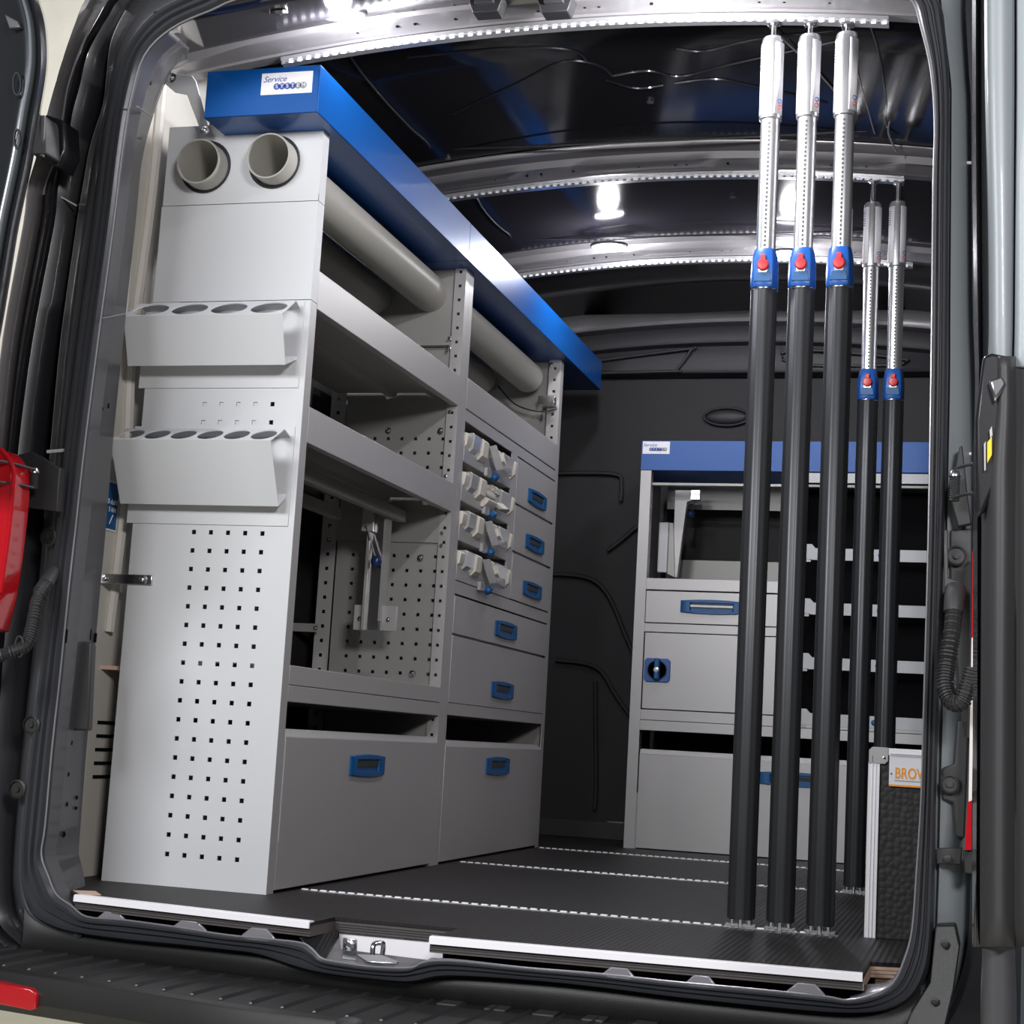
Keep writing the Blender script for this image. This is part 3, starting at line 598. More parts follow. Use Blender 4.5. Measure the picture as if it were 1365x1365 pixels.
MB().loft([vc2([1350,1350,1349,1348,1347,1347], 0), vc2([1353,1353,1352,1351,1350,1350], .02), vc2([1357,1357,1355,1354,1353,1353], .0), vc2([1400]*6, -.02)]).build('upper_panel', M['paint_soft'], d2, smooth=True, solid=.002)
vl = [475, 540, 620, 700, 900, 1100, 1262]
def vc3(us, dy): return smooth_line([P(u, v, yd+dy) for u, v in zip(us, vl)], 3)
MB().loft(xs_([vc3([1318,1318,1310,1310,1309,1308,1308], .01), vc3([1326,1326,1316,1316,1316,1316,1316], -.02), vc3([1336,1336,1332,1331,1330,1329,1329], -.035), vc3([1346,1347,1344,1344,1342,1341,1341], -.03), vc3([1352,1353,1352,1351,1350,1350,1350], -.005), vc3([1356]*7, .0), vc3([1400]*7, -.01)])).build('inner_panel', M['plastic_mid'], d2, smooth=True, solid=.003)
MB().prism([P(1310,475,yd-.03),P(1322,470,yd-.03),P(1344,474,yd-.03),P(1344,560,yd-.03),P(1338,620,yd-.03),P(1312,680,yd-.03),P(1302,690,yd-.03),P(1300,560,yd-.03)], (0,.02,0)).build('latch_moulding', M['paint_black'], d2, bevel=.004)
MB().prism([P(1316,590,yd-.035),P(1322,582,yd-.035),P(1322,606,yd-.035),P(1316,617,yd-.035)], (0,.004,0)).build('yellow_label', M['yellow'], d2)
MB().prism([P(1311.5,592,yd-.035),P(1314,588,yd-.035),P(1314,626,yd-.035),P(1312,628,yd-.035)], (0,.004,0)).build('trim_edge', M['alu'], d2)
MB().prism([P(1319,574,yd-.035),P(1322,568,yd-.035),P(1323,580,yd-.035),P(1320,584,yd-.035)], (0,.004,0)).build('trim_edge', M['alu'], d2)
for u, v in ((66, 716), (43, 966), (24, 1052)):
    MB().lathe(P(u, v, -.29), (0, -1, 0), [(.016, 0), (.018, .004), (.0145, .006), (.0145, .002), (.005, .002), (.005, .006)], 20).build('boss', M['plastic'], frame, smooth=True)
cb = P(1331, 1265, yd-.0); kb = P(1331, 1365, yd)
MB().lathe(kb, (cb-kb), [(.019,-.02),(.019,.03),(.0175,.07),(.0175,(cb-kb).length)], 20).build('lower_cylinder', M['paint_mid'], d2, smooth=True)
MB().prism([P(1318,507,yd-.04),P(1336,500,yd-.04),P(1342,512,yd-.04),P(1326,536,yd-.04)], (0,.01,0)).build('latch_plate', M['chrome'], d2, bevel=.003)

tl = thing('tail_light', P(2, 690, -.42), 'red tail light at the left edge of the picture', 'light')
tlp = [(-30,600),(0,598),(8,606),(17,622),(18,640),(15,680),(8,740),(0,790),(-12,840),(-30,840)]
MB().prism([P(u, v, -.43) for u, v in tlp], (0, .06, 0)).build('lens', M['red_lens'], tl, bevel=.005)
MB().tube(smooth_line([P(u, v, -.432) for u, v in tlp[1:8]], 3), .004, 6).build('rim', M['red_lens'], tl, smooth=True)
tr = thing('tail_light', P(1299, 940, -.45), 'thin red and white edge of the right tail light', 'light')
MB().prism([P(1296,735,-.43),P(1300,735,-.43),P(1299,850,-.43),P(1295,850,-.43)], (0,.05,0)).build('red_lens', M['red_lens'], tr)
MB().prism([P(1295,850,-.43),P(1299,850,-.43),P(1295.5,1069,-.43),P(1291,1069,-.43)], (0,.05,0)).build('white_lens', M['white_lens'], tr)
MB().prism([P(1290,1069,-.435),P(1295.5,1067,-.435),P(1295,1133,-.435),P(1286,1133,-.435)], (0,.05,0)).build('red_lens', M['red_lens'], tr)

def conduit(name, pts, r, label, extra=None):
    pl = smooth_line([P(*p) for p in pts], 26); n = len(pl); t = thing(name, pl[0], label, 'conduit')
    L = 0; rr = []
    for i in range(n):
        if i: L += (pl[i]-pl[i-1]).length
        rr.append(r*(1 if (L/.0052) % 1 < .5 else .83))
    MB().tube(pl, rr, 12).build('corrugated_tube', M['rubber'], t, smooth=False)
    return t, pl
t, pl = conduit('cable_conduit', [(63,778,-.34),(50,800,-.37),(44,830,-.39),(36,858,-.41),(18,868,-.43),(-20,880,-.45)], .0125, 'black corrugated cable conduit at the left door pillar')
MB().tube([P(72,762,-.30), P(63,775,-.33), P(54,790,-.355)], [.014,.014,.0145], 14).build('grommet', M['plastic_mid'], t, smooth=True)
MB().tube([P(26+9*cos(a*pi/8)*.6, 862+14*sin(a*pi/8), -.425) for a in range(16)], .002, 6, closed=True).build('clamp_ring', M['rubber'], t)
t, pl = conduit('cable_conduit', [(1272,812,-.42),(1268,850,-.44),(1262,890,-.45),(1260,915,-.46),(1268,935,-.47),(1282,935,-.48),(1291,912,-.48),(1297,890,-.48)], .0135, 'black corrugated cable conduit looped beside the right door pillar')
MB().tube([P(1274,785,-.40), P(1272,800,-.415), P(1271,816,-.42)], [.016,.0155,.015], 14).build('grommet', M['plastic_mid'], t, smooth=True)
MB().tube([P(1264+14*cos(a*pi/8), 915+7*sin(a*pi/8), -.462) for a in range(16)], .0022, 6, closed=True).build('clamp_ring', M['rubber'], t)
MB().prism([P(1258,706,-.40),P(1264,706,-.40),P(1264,770,-.40),P(1280,775,-.40),P(1281,790,-.40),P(1258,790,-.40)], (0,.01,0)).build('mount', M['pillar'], t, bevel=.002)

def checkstrap(us, base, label, body):
    t = thing('door_check', P(*base), label, 'hinge'); cx, v0, v1, y = body
    MB().prism([P(cx-22,v0-22,y+.03),P(cx-4,v0-26,y+.03),P(cx+34,v0-4,y+.03),P(cx+30,v1+30,y+.03),P(cx-22,v1+22,y+.03)] if cx < 600 else [P(cx-7,v0+30,y+.03),P(cx+6,v0-38,y+.03),P(cx+10,v0-38,y+.03),P(cx+16,v0+20,y+.03),P(cx+22,v1+30,y+.03),P(cx+4,v1+34,y+.03)], (0,.02,0)).build('bracket', M['rubber'], t, bevel=.002)
    pa, pb = P(cx, v0, y), P(cx-1, v1, y); n = 24
    MB().tube([pa.lerp(pb, k/n) for k in range(n+1)], [.0085 if k % 2 else .0072 for k in range(n+1)], 12).build('spring', M['plastic_mid'], t)
    MB().tube([pa+V((0,0,.006)), pa, pa+V((0,0,-.004))], [.006,.0095,.0095], 12).build('collar', M['sleeve'], t, smooth=True)
    for (q0, q1) in us:
        MB().tube(smooth_line([P(*q0), P((q0[0]+q1[0])/2, (q0[1]+q1[1])/2-2, (q0[2]+q1[2])/2), P(*q1)], 3), .0028, 8).build('arm', M['plastic_mid'], t, smooth=True)
checkstrap([((-20,612,-.48),(46,626,-.38)), ((-20,642,-.48),(44,650,-.38))], (46,640,-.36), 'spring-loaded wire door check on the left pillar', (46, 628, 652, -.37))
checkstrap([((1274,625,-.42),(1306,618,-.60)), ((1272,663,-.42),(1304,658,-.60))], (1273,650,-.38), 'spring-loaded door check on the right pillar', (1273, 632, 668, -.41))

# =================================================================== LAMPS
for i, (x, y, z, lx, ly, lb, nm) in enumerate(((.036, -.02, 1.795, .046, .022, 'small lit oval lamp in the header at the upper left', 'header_lamp'), (.203, 1.76, 1.845, .055, .030, 'lit ceiling lamp left of the poles, on the far roof bow', 'ceiling_lamp'),
                                               (.729, 1.88, 1.845, .055, .030, 'lit ceiling lamp seen between the front poles', 'ceiling_lamp'), (.74, -.10, 1.772, .050, .02, 'header lamp just above the top edge of the picture, left of the poles', 'header_lamp'))):
    t = thing(nm, (x, y, z), lb, 'lamp')
    MB().lathe((x, y, z-.004), (0, 0, 1), [(1, 0), (1, .008)], 24).build('diffuser', M['lamp'], t)
    o = t.children[0]; [setattr(v, 'co', V((v.co.x*lx/1*.8, v.co.y*ly*.8, v.co.z))) for v in o.data.vertices]
    b = MB().tube([(x+lx*cos(a*pi/12), y+ly*sin(a*pi/12), z) for a in range(24)], .005, 8, closed=True); b.build('bezel', M['plastic_mid'], t, smooth=True)

# =================================================================== SHELVING UNIT A (near, open)
HY = .038
def handle_at(drawer, o, uv, nv, wd, hh):
    """recessed pull; o centre on the surface, uv width direction, nv outward"""
    o, uv, nv, vv = V(o), V(uv), V(nv), V((0, 0, 1)); w2, h2 = wd/2, hh/2
    out = [(-1, -.82), (-.5, -.97), (0, -1.02), (.5, -.97), (1, -.82), (1, .82), (.5, .97), (0, 1.02), (-.5, .97), (-1, .82)]
    inn = [(-.68, -.55), (-.34, -.55), (0, -.55), (.34, -.55), (.68, -.55), (.68, .55), (.34, .55), (0, .55), (-.34, .55), (-.68, .55)]
    ro = lambda pts, s, n: [o+uv*(a*w2*s)+vv*(b*h2*s)+nv*n for a, b in pts]
    m = MB(); m.loft([ro(out, 1, 0), ro(out, 1, .004), ro(out, .95, .007), ro(inn, 1.05, .007), ro(inn, 1, .005), ro(inn, .97, .0006)], True)
    m.add(ro(inn, .97, .0006), [range(10)]); m.build('handle', M['blue_plastic'], drawer, smooth=True)
    g = MB(); a = o+uv*(-w2*.62); b = o+uv*(w2*.62)
    g.prism([a+vv*(h2*.38)+nv*.0055, b+vv*(h2*.38)+nv*.0055, b-vv*(h2*.12)+nv*.003, a-vv*(h2*.12)+nv*.003], nv*-.002); g.build('grip', M['grip'], drawer)
def bolt(c, nv, r, parent, name='bolt', m='chrome'):
    MB().lathe(c, nv, [(r, 0), (r, r*.12), (r*.55, r*.2), (r*.5, r*.6), (r*.3, r*.75)], 10).build(name, M[m], parent, smooth=True)

ua = thing('shelving_unit', (-.18, .5, 0), 'light grey open steel shelving unit with a perforated white end panel', 'shelving')
holes_u = [-.0669-k*HY for k in range(4, -1, -1)]; rows_all = [.0623+k*HY for k in range(18)]
W_ = .359
ep = MB(); perf(ep, (0, 0, 0), (1, 0, 0), (0, 0, 1), (0, -1, 0), -W_, 0, 0, 1.1915, holes_u, rows_all+[.0623+k*HY for k in (23, 24, 25)], .0092, .0025)
epo = ep.build('end_panel', M['white'], ua)
MB().box(-.0025, 0, .0025, .034, 0, 1.1915).build('panel_flange', M['steel'], epo)
MB().box(-.25, -.075, .0035, .005, .89, 1.035).build('backing_plate', M['white'], epo)
mp = MB().box(-W_+.002, 0, 0, .0025, 1.193, 1.4015); mp.box(-.0025, 0, .0025, .034, 1.193, 1.4015); mp.build('filler_panel', M['white'], ua)
pp = MB(); hole_plate(pp, (0, 0, 0), (1, 0, 0), (0, 0, 1), (0, -1, 0), -W_+.004, 0, 1.403, 1.577, [(-.262, 1.485, .056, .056), (-.105, 1.489, .056, .056)], .0025, 32)
pp.box(-.0025, 0, .0025, .034, 1.403, 1.577); pp.build('pipe_panel', M['white'], ua)
for cx, cz in ((-.262, 1.485), (-.105, 1.489)):
    MB().tube([(cx+.0545*cos(a*pi/18), -.001, cz+.0545*sin(a*pi/18)) for a in range(36)], .0035, 8, closed=True).build('grommet', M['rubber'], ua, smooth=True)
for x, z in ((-.255, 1.181), (-.045, 1.181), (-.26, 1.025), (-.05, 1.022), (-.255, .925), (-.065, .925), (-.255, .732), (-.06, .728)):
    bolt((x, 0, z), (0, -1, 0), .0028, epo, 'rivet')
# far divider and posts of unit A
def upright(parent, y, z0, z1, name='upright', back=True, sgn=1):
    """front post: side face on X=0 and perforated return strip"""
    m = MB(); m.box(-.0025, 0, y, y+.034, z0, z1); m.build(name, M['steel'], parent)
    s = MB(); zs = [.0623+k*HY-.001 for k in range(60) if z0+.02 < .0623+k*HY < z1-.012]
    perf(s, (0, y+.0005, 0), (1, 0, 0), (0, 0, 1), (0, -1, 0), -.031, -.0025, z0, z1, [-.0155], zs, .0075, .002)
    s.build('perforated_strip', M['steel'], parent)
    if back:
        s = MB(); perf(s, (0, y+.0005, 0), (1, 0, 0), (0, 0, 1), (0, -1, 0), -.357, -.315, z0, z1, [-.336], zs, .009, .002); s.build('back_post', M['steel'], parent)
upright(ua, .998, 0, 1.59)
def divider(parent, y, z0, z1, us, vs, x0=-.313, x1=-.031):
    d = MB(); perf(d, (0, y, 0), (1, 0, 0), (0, 0, 1), (0, -1, 0), x0, x1, z0, z1, us, vs, .0085, .002); return d.build('divider_panel', M['steel_in'], parent)
dus = [-.0385-HY*k for k in range(6, -1, -1)]
divider(ua, 1.006, 0, .82, dus, [.0623+HY*k for k in range(11, 20)])
MB().box(-.33, -.025, 1.000, 1.004, .82, .90).build('cross_plate', M['steel_in'], ua)
divider(ua, 1.006, .90, 1.20, dus, [.905+.038*k for k in range(1, 6)])
MB().box(-.35, -.03, 1.008, 1.011, 1.20, 1.57).build('divider_top', M['steel_in'], ua)
for c in ((-.078, 1.002, .780), (-.080, 1.002, .480), (-.19, 1.002, 1.116), (-.045, 1.002, 1.116)): bolt(c, (0, -1, 0), .0085, ua)
for z in (.845, .813, 1.255, 1.19, 1.165, .915, .995): bolt((-.022, .997, z), (0, -1, 0), .005, ua)
for z in (.855, .822): bolt((-.335, .997, z), (0, -1, 0), .004, ua)
def shelf(z0, z1, name='shelf'):
    f = MB().box(-.0025, .0005, .034, .997, z0, z1).build(name, M['steel'], ua, bevel=.0008)
    MB().box(-.018, -.0025, .034, .997, z0, z0+.002).build('shelf_lip', M['steel'], f)
    d = MB(); pr = [(-.003, z0+.035), (-.05, z0+.035), (-.055, z0+.024), (-.075, z0+.024), (-.08, z0+.035), (-.17, z0+.035), (-.175, z0+.024), (-.195, z0+.024), (-.20, z0+.035), (-.34, z0+.035), (-.34, z0+.07)]
    d.loft([[(x, y, z) for x, z in pr] for y in (.02, .997)]); d.build('shelf_deck', M['steel_in'], f, solid=.0015)
shelf(1.182, 1.262); shelf(.902, .976); shelf(.410, .448)
MB().box(-.0025, .0003, .034, .997, .376, .4085).build('rail', M['steel'], ua, bevel=.0008)
MB().box(-.34, -.003, .034, .997, .376, .380).build('rail_deck', M['steel_in'], ua)
db = MB().box(-.010, .001, .037, .997, .006, .306); db.prism([(-.010, .037, .306), (.001, .037, .306), (-.012, .037, .322), (-.014, .037, .322)], (0, .96, 0))
dr = db.build('drawer', M['steel'], ua, bevel=.001)
handle_at(dr, (.001, .502, .25), (0, 1, 0), (1, 0, 0), .212, .050)
MB().box(.0005, .0014, .036, .040, .10, .30).build('trim_edge', M['white'], dr)
MB().box(-.35, -.04, .04, .06, 0, .30).build('inner_panel', M['steel_in'], ua)

# folding clamp inside unit A
cl = thing('clamp_stand', (-.14, .86, .577), 'steel clamp stand with a lever and dark blue ball in the open bay', 'clamp')
MB().box(-.158, -.122, .846, .852, .577, .87).build('upright', M['sleeve'], cl, bevel=.001); MB().box(-.165, -.158, .835, .875, .577, .86).build('web', M['steel_in'], cl)
MB().box(-.122, -.116, .835, .875, .60, .86).build('web', M['steel_in'], cl)
MB().box(-.192, -.163, .85, .862, .577, .64).build('foot_plate', M['steel'], cl, bevel=.001); MB().box(-.120, -.078, .85, .862, .577, .64).build('foot_plate', M['steel'], cl, bevel=.001)
bolt((-.176, .85, .605), (0, -1, 0), .006, cl); bolt((-.10, .85, .605), (0, -1, 0), .006, cl)
MB().box(-.18, -.15, .83, .845, .825, .88).build('clevis', M['steel'], cl, bevel=.001); bolt((-.168, .83, .835), (0, -1, 0), .004, cl)
MB().tube([(-.163, .825, .833), (-.134, .822, .758)], .0022, 8).build('lever', M['chrome'], cl, smooth=True)
MB().ball((-.131, .822, .748), .0145, (1, 1, 1), 16, 10).build('ball_knob', mat('dark_blue_ball', (.012, .03, .12), .2, var=.05), cl, smooth=True)
for x, y1 in ((-.105, .93), (-.27, .90)):
    MB().box(x-.018, x+.006, .05, y1, .862, .892).build('slide_beam', M['steel_in'], ua, bevel=.002)

# =================================================================== UNIT B (drawer cabinet)
ub = thing('drawer_cabinet', (-.18, 1.55, 0), 'light grey steel drawer cabinet in the left row, with blue recessed handles', 'cabinet')
upright(ub, 1.033, 0, 1.605, back=False); 
m = MB(); m.box(-.0025, 0, 2.032, 2.066, 0, 1.566); m.build('upright', M['steel'], ub)
s = MB(); perf(s, (0, 2.031, 0), (1, 0, 0), (0, 0, 1), (0, -1, 0), -.04, -.0025, 1.19, 1.566, [-.020], [1.22+k*HY for k in range(9)], .0085, .002); s.build('perforated_strip', M['steel'], ub)
MB().box(-.35, -.002, 2.060, 2.066, 0, 1.56).build('side_panel', M['steel_in'], ub); MB().box(-.35, -.035, 1.066, 1.068, 0, 1.20).build('side_panel', M['steel_in'], ub)
MB().box(-.35, -.34, 1.06, 2.06, 0, 1.27).build('back_panel', M['steel_in'], ub)
MB().box(-.003, .0005, 1.0675, 2.032, 1.190, 1.272).build('upper_fascia', M['steel'], ub, bevel=.001)
MB().box(-.34, -.003, 1.0675, 2.032, 1.19, 1.194).build('deck', M['steel_in'], ub)
# case frame around bins and small drawers
cf = MB(); cf.box(-.004, 0, 1.0675, 2.032, 1.156, 1.186); cf.box(-.004, 0, 1.530, 1.586, .733, 1.156); cf.box(-.34, -.14, 1.068, 1.53, .733, 1.156)
cf.box(-.004, 0, 1.0675, 2.032, .697, .730); cf.box(-.004, 0, 1.0675, 2.032, .381, .412); cf.box(-.34, -.004, 1.0675, 2.032, .381, .384); cf.box(-.32, -.012, 1.586, 2.03, .74, 1.15); cf.box(-.32, -.012, 1.068, 2.03, .42, .69)
cf.build('case_frame', M['steel'], ub)
def dfront(y0, y1, z0, z1):
    return MB().box(-.010, .001, y0+.0015, y1-.0015, z0+.001, z1-.0055).build('drawer', M['steel'], ub, bevel=.001)
for z0, z1, hz in ((1.016, 1.156, 1.061), (.875, 1.016, .922), (.733, .875, .781)):
    handle_at(dfront(1.588, 2.032, z0, z1), (.001, 1.818, hz), (0, 1, 0), (1, 0, 0), .205, .048)
handle_at(dfront(1.0675, 2.032, .592, .697), (.001, 1.557, .638), (0, 1, 0), (1, 0, 0), .215, .050)
handle_at(dfront(1.0675, 2.032, .412, .592), (.001, 1.557, .465), (0, 1, 0), (1, 0, 0), .215, .050)
db = MB().box(-.010, .001, 1.0675, 2.032, .006, .300); db.prism([(-.010, 1.0675, .300), (.001, 1.0675, .300), (-.012, 1.0675, .316), (-.014, 1.0675, .316)], (0, .9645, 0))
handle_at(db.build('drawer', M['steel'], ub, bevel=.001), (.001, 1.553, .25), (0, 1, 0), (1, 0, 0), .224, .052)
# organiser rows
words = ['topmost', 'second from the top', 'third from the top', 'lowest']
for r_ in range(4):
    zb = 1.052-.1052*r_-.0; t = thing('organizer_tray', (-.01, 1.3, zb), 'sliding tray of clear parts bins with a blue knob, %s of four' % words[r_], 'tray', 'parts bin trays in the drawer cabinet')
    MB().box(-.006, .001, 1.0695, 1.528, zb-.004, zb+.052).build('tray_front', M['steel'], t, bevel=.001)
    MB().box(-.12, -.006, 1.0695, 1.528, zb-.002, zb+.002).build('tray_base', M['steel_in'], t)
    def bin_(y0, y1, z0, z1, x1, m, n='bin'):
        MB().prism([(-.09, y0, z0), (x1-.012, y0, z0), (x1, y0, z0+.012), (x1+.004, y0, z1-.006), (x1-.002, y0, z1), (-.09, y0, z1)], (0, y1-y0, 0)).build(n, M[m], t, bevel=.0015)
    bin_(1.073, 1.108, zb+.030, zb+.074, .006, 'cream', 'bin_cheek'); bin_(1.112, 1.182, zb+.026, zb+.080, .012, 'clear')
    bin_(1.186, 1.235, zb+.020, zb+.078, .016, 'cream', 'bin_cheek'); bin_(1.238, 1.30, zb+.034, zb+.076, .004, 'cream', 'bin_cheek')
    dz = 0 if r_ != 1 else .008
    if r_ != 1:   # tipped clear scoop
        MB().prism([(.012, 1.252, zb+.070), (.022, 1.30, zb+.010), (.026, 1.375, zb+.002), (.020, 1.385, zb+.030), (.006, 1.34, zb+.030), (.0, 1.30, zb+.070)], (.022, 0, .004)).build('scoop', M['clear'], t, bevel=.002)
        MB().prism([(.010, 1.345, zb+.062), (.024, 1.335, zb+.040), (.022, 1.375, zb+.030), (.006, 1.385, zb+.070)], (.010, 0, .004)).build('inner_card', M['cream'], t, bevel=.001)
    else:
        bin_(1.245, 1.33, zb+.006, zb+.032, .020, 'cream', 'bin_cheek'); bin_(1.25, 1.38, zb+.045, zb+.062, .014, 'clear')
        MB().prism([(.004, 1.34, zb+.030), (.020, 1.36, zb+.014), (.022, 1.41, zb+.020), (.006, 1.40, zb+.036)], (.012, 0, .003)).build('scoop', M['cream'], t, bevel=.002)
    bin_(1.34, 1.395, zb+.040, zb+.082, .004, 'cream', 'bin_cheek'); bin_(1.40, 1.50, zb+.022, zb+.080, .012, 'clear'); bin_(1.505, 1.520, zb+.022, zb+.074, .016, 'cream', 'bin_cheek')
    MB().box(.001, .012, 1.255, 1.30, zb-.012, zb+.012).build('latch_body', M['clear'], t, bevel=.002)
    MB().lathe((.012, 1.31, zb+.0+dz*0), (.6, 0, -.8), [(.010, 0), (.012, .006), (.012, .014), (.008, .018)], 12).build('knob', M['blue_plastic'], t, smooth=True)
# fixings on top bay
for c in ((-.03, 2.02, 1.535), (-.02, 2.015, 1.27), (-.05, 2.02, 1.365)): bolt(c, (0, -1, 0), .007, ub)
MB().box(-.06, -.005, 1.99, 2.03, 1.395, 1.425).build('bracket', M['chrome'], ub, bevel=.002)
MB().tube(smooth_line([(-.20, 2.0, 1.46), (-.14, 2.0, 1.40), (-.06, 2.0, 1.375), (.0, 2.01, 1.385)], 4), .0025, 6).build('cable', M['rubber'], ub)
MB().box(-.36, -.03, .985, .993, 1.342, 1.350).build('cross_bar', M['steel_in'], ua); bolt((-.03, .985, 1.36), (0, -1, 0), .006, ua); bolt((-.03, .985, 1.335), (0, -1, 0), .006, ua)

# pipes through the top bay
for k, (cx, cz, lb) in enumerate(((-.258, 1.482, 'left long grey plastic pipe open at the white end panel'), (-.100, 1.487, 'right long grey plastic pipe nearer the aisle'))):
    t = thing('storage_pipe', (cx, -.04, cz), lb, 'pipe', 'long grey storage pipes')
    y1 = 2.0
    p = MB(); p.lathe((cx, -.045, cz), (0, 1, 0), [(.0448, 1.0), (.0448, .002), (.0455, 0), (.0485, 0), (.0492, .002), (.0492, y1+.045-.002), (.047, y1+.045)], 40, caps=False)
    p.build('pipe_wall', M['pipe'], t, smooth=True)
    MB().lathe((cx, y1-.01, cz), (0, 1, 0), [(0.0001, 0), (.047, 0), (.047, .01), (.0001, .012)], 32).build('end_cap', M['pipe'], t, smooth=True)
for k, cx in enumerate((-.258, -.100)):
    pass

# blue top trays
def tray(y0, y1, label, front):
    t = thing('top_tray', (-.1, (y0+y1)/2, 1.553), label, 'tray', 'blue top trays over the left row')
    z0, z1 = 1.553, 1.653; xa, xb = -.2245, .0264
    m = MB(); m.box(xb-.002, xb, y0, y1, z0, z1).box(xa, xa+.002, y0, y1, z0, z1).box(xa, xb, y0, y1, z0, z0+.002)
    m.box(xa+.002, xb-.002, y1-.002, y1, z0, z1)
    if front: m.box(xa+.002, xb-.002, y0, y0+.002, z0, z1)
    m.box(xb-.012, xb-.002, y0, y1, z1-.002, z1)
    m.build('tray_body', M['blue'], t, bevel=.0008); MB().box(xa+.003, xb-.003, y0+.003, y1-.003, z1-.02, z1-.014).build('reflection_mask', M['rubber'], t); return t  # unseen dark sheet added to keep tray blue out of roof reflections
tray(-.098, .929, 'nearer blue steel top tray with the white sticker on its end', True)
tray(.931, 2.49, 'farther blue steel top tray running to the bulkhead', False)
ta = [o for o in bpy.data.objects if o.name == 'top_tray'][0]
def sticker(parent, c, wd, hh, rows_):
    c = V(c); MB().box(c.x-wd/2, c.x+wd/2, c.y-.001, c.y-.0001, c.z-hh/2, c.z+hh/2).build('sticker', M['sticker'], parent, label='white rounded sticker with blue script')
    text('Service', c+V((-wd*.24, -.0012, hh*.20)), (1, 0, 0), (0, 0, 1), (0, -1, 0), hh*.38, M['ink_blue'], 'lettering', parent, shear=.4)
    for k, ch in enumerate('SYSTEM'):
        o = c+V((-wd*.19+k*wd*.105, -.0012, -hh*.14))
        MB().lathe(o, (0, -1, 0), [(hh*.155, 0), (hh*.155, .0003)], 16).build('dot', M['ink_blue' if k < 4 else 'ink_grey'], parent)
        text(ch, o+V((0, -.0006, 0)), (1, 0, 0), (0, 0, 1), (0, -1, 0), hh*.24, M['sticker'], 'lettering', parent)
sticker(ta, (-.045, -.098, 1.618), .112, .046, 1)

# can holders on the end panel
def holder(zt, zb, yf, n, label, ph):
    t = thing('can_holder', (-.2, 0, zb), label, 'holder', 'can holders on the end panel')
    x0, x1 = -.372, -.020
    o_, b_ = V((0, yf, zt)), V((0, yf+.062, zb))
    f = MB(); prof_ = [(yf, zt), (yf+.062*(1 if zt < 1 else .55), zb)]
    yb = prof_[1][0]
    f.prism([(x0, yf, zt), (x0, yf+.002, zt), (x0, yb+.002, zb), (x0, yb, zb)], (x1-x0, 0, 0)); f.build('front_plate', M['white'], t, bevel=.0005)
    dvec = V((0, .062, ph)); L = dvec.length; vv = dvec.normalized(); nv = V((1, 0, 0)).cross(vv)
    tp = MB(); r = (x1-x0)/n*.44
    hole_plate(tp, (0, yf, zt), (1, 0, 0), vv, -nv if nv.z < 0 else nv, x0, x1, 0, L, [(x0+(x1-x0)*(k+.5)/n, L*.5, r, L*.42) for k in range(n)], .002, 24)
    tp.build('top_plate', M['white'], t)
    MB().prism([(x0, yf+.062, zt+ph), (x0, yf+.064, zt+ph+.001), (x0, 0, zt+ph-.010+.002), (x0, 0, zt+ph-.012)], (x1-x0, 0, 0)).build('rear_flange', M['white'], t)
    MB().prism([(x0, yb, zb), (x0, yb, zb+.002), (x0, -.003, zb+.030), (x0, -.001, zb+.024)], (x1-x0, 0, 0)).build('bottom_lip', M['white'], t)
    MB().box(x0, x1+.008, -.003, -.0005, zb-.035, zb+.03).build('rear_plate', M['white'], t)
    MB().box(x0, x1+.008, -.003, -.0005, zt+ph-.015, min(zt+ph+.012, 1.188)).build('rear_plate', M['white'], t)
    MB().box(x0, x1+.008, -.003, -.0005, zb+.03, zt+ph-.015).build('rear_plate', M['white'], t)
holder(.881, .759, -.098, 6, 'lower sheet-metal can holder with six round openings', .034)
holder(1.139, 1.043, -.090, 4, 'upper shallow sheet-metal can holder above the six-hole one', .043)

# brackets tying the panel to the van side
b1 = thing('wall_bracket', (-.34, -.03, 1.66), 'bent steel bracket from the upper pillar to the blue tray corner', 'bracket')
MB().prism([P(224,95,-.03),P(233,98,-.03),P(256,101,-.03),P(261,108,-.03),P(277,170,-.03),P(268,176,-.03),P(249,126,-.03),P(233,123,-.03),P(219,111,-.03)], (0,.004,0)).build('plate', M['white'], b1, bevel=.0008)
bolt(P(229,104,-.032), (0,-1,0), .011, b1); bolt(P(273,174,-.034), (0,-1,0), .010, b1)
b2 = thing('wall_bracket', (-.36, -.005, .606), 'flat steel strap bolted across to the van side beside the end panel', 'bracket')
MB().box(-.420, -.302, -.006, -.002, .597, .617).build('strap', M['chrome'], b2, bevel=.0008); MB().box(-.420, -.416, -.03, .0, .597, .617).build('strap_end', M['chrome'], b2, bevel=.0008)
bolt((-.322, -.006, .607), (0,-1,0), .010, b2); bolt((-.408, -.006, .607), (0,-1,0), .007, b2)
b3 = thing('wall_bracket', (-.38, .98, .57), 'thin strap at the back of the open bay', 'bracket')
MB().box(-.42, -.34, .975, .979, .575, .597).build('strap', M['steel_in'], b3, bevel=.0005); bolt((-.345, .975, .586), (0,-1,0), .007, b3)
wp = thing('load_sticker', PX(148, 672, -.419), 'blue and white load rating sticker on the left side sheet', 'sticker')
def py(y, z): return V((-.4185, y, z))
MB().prism([py(-.02, .812), py(.024, .812), py(.036, .785), py(.036, .708), py(-.02, .708)], (.0015, 0, 0)).build('backing', M['sticker'], wp)
MB().prism([V((.0016, 0, 0))+py(-.018, .808), V((.0016, 0, 0))+py(.022, .808), V((.0016, 0, 0))+py(.033, .784), V((.0016, 0, 0))+py(.033, .712), V((.0016, 0, 0))+py(-.018, .712)], (.0006, 0, 0)).build('blue_field', M['blue_plastic'], wp)
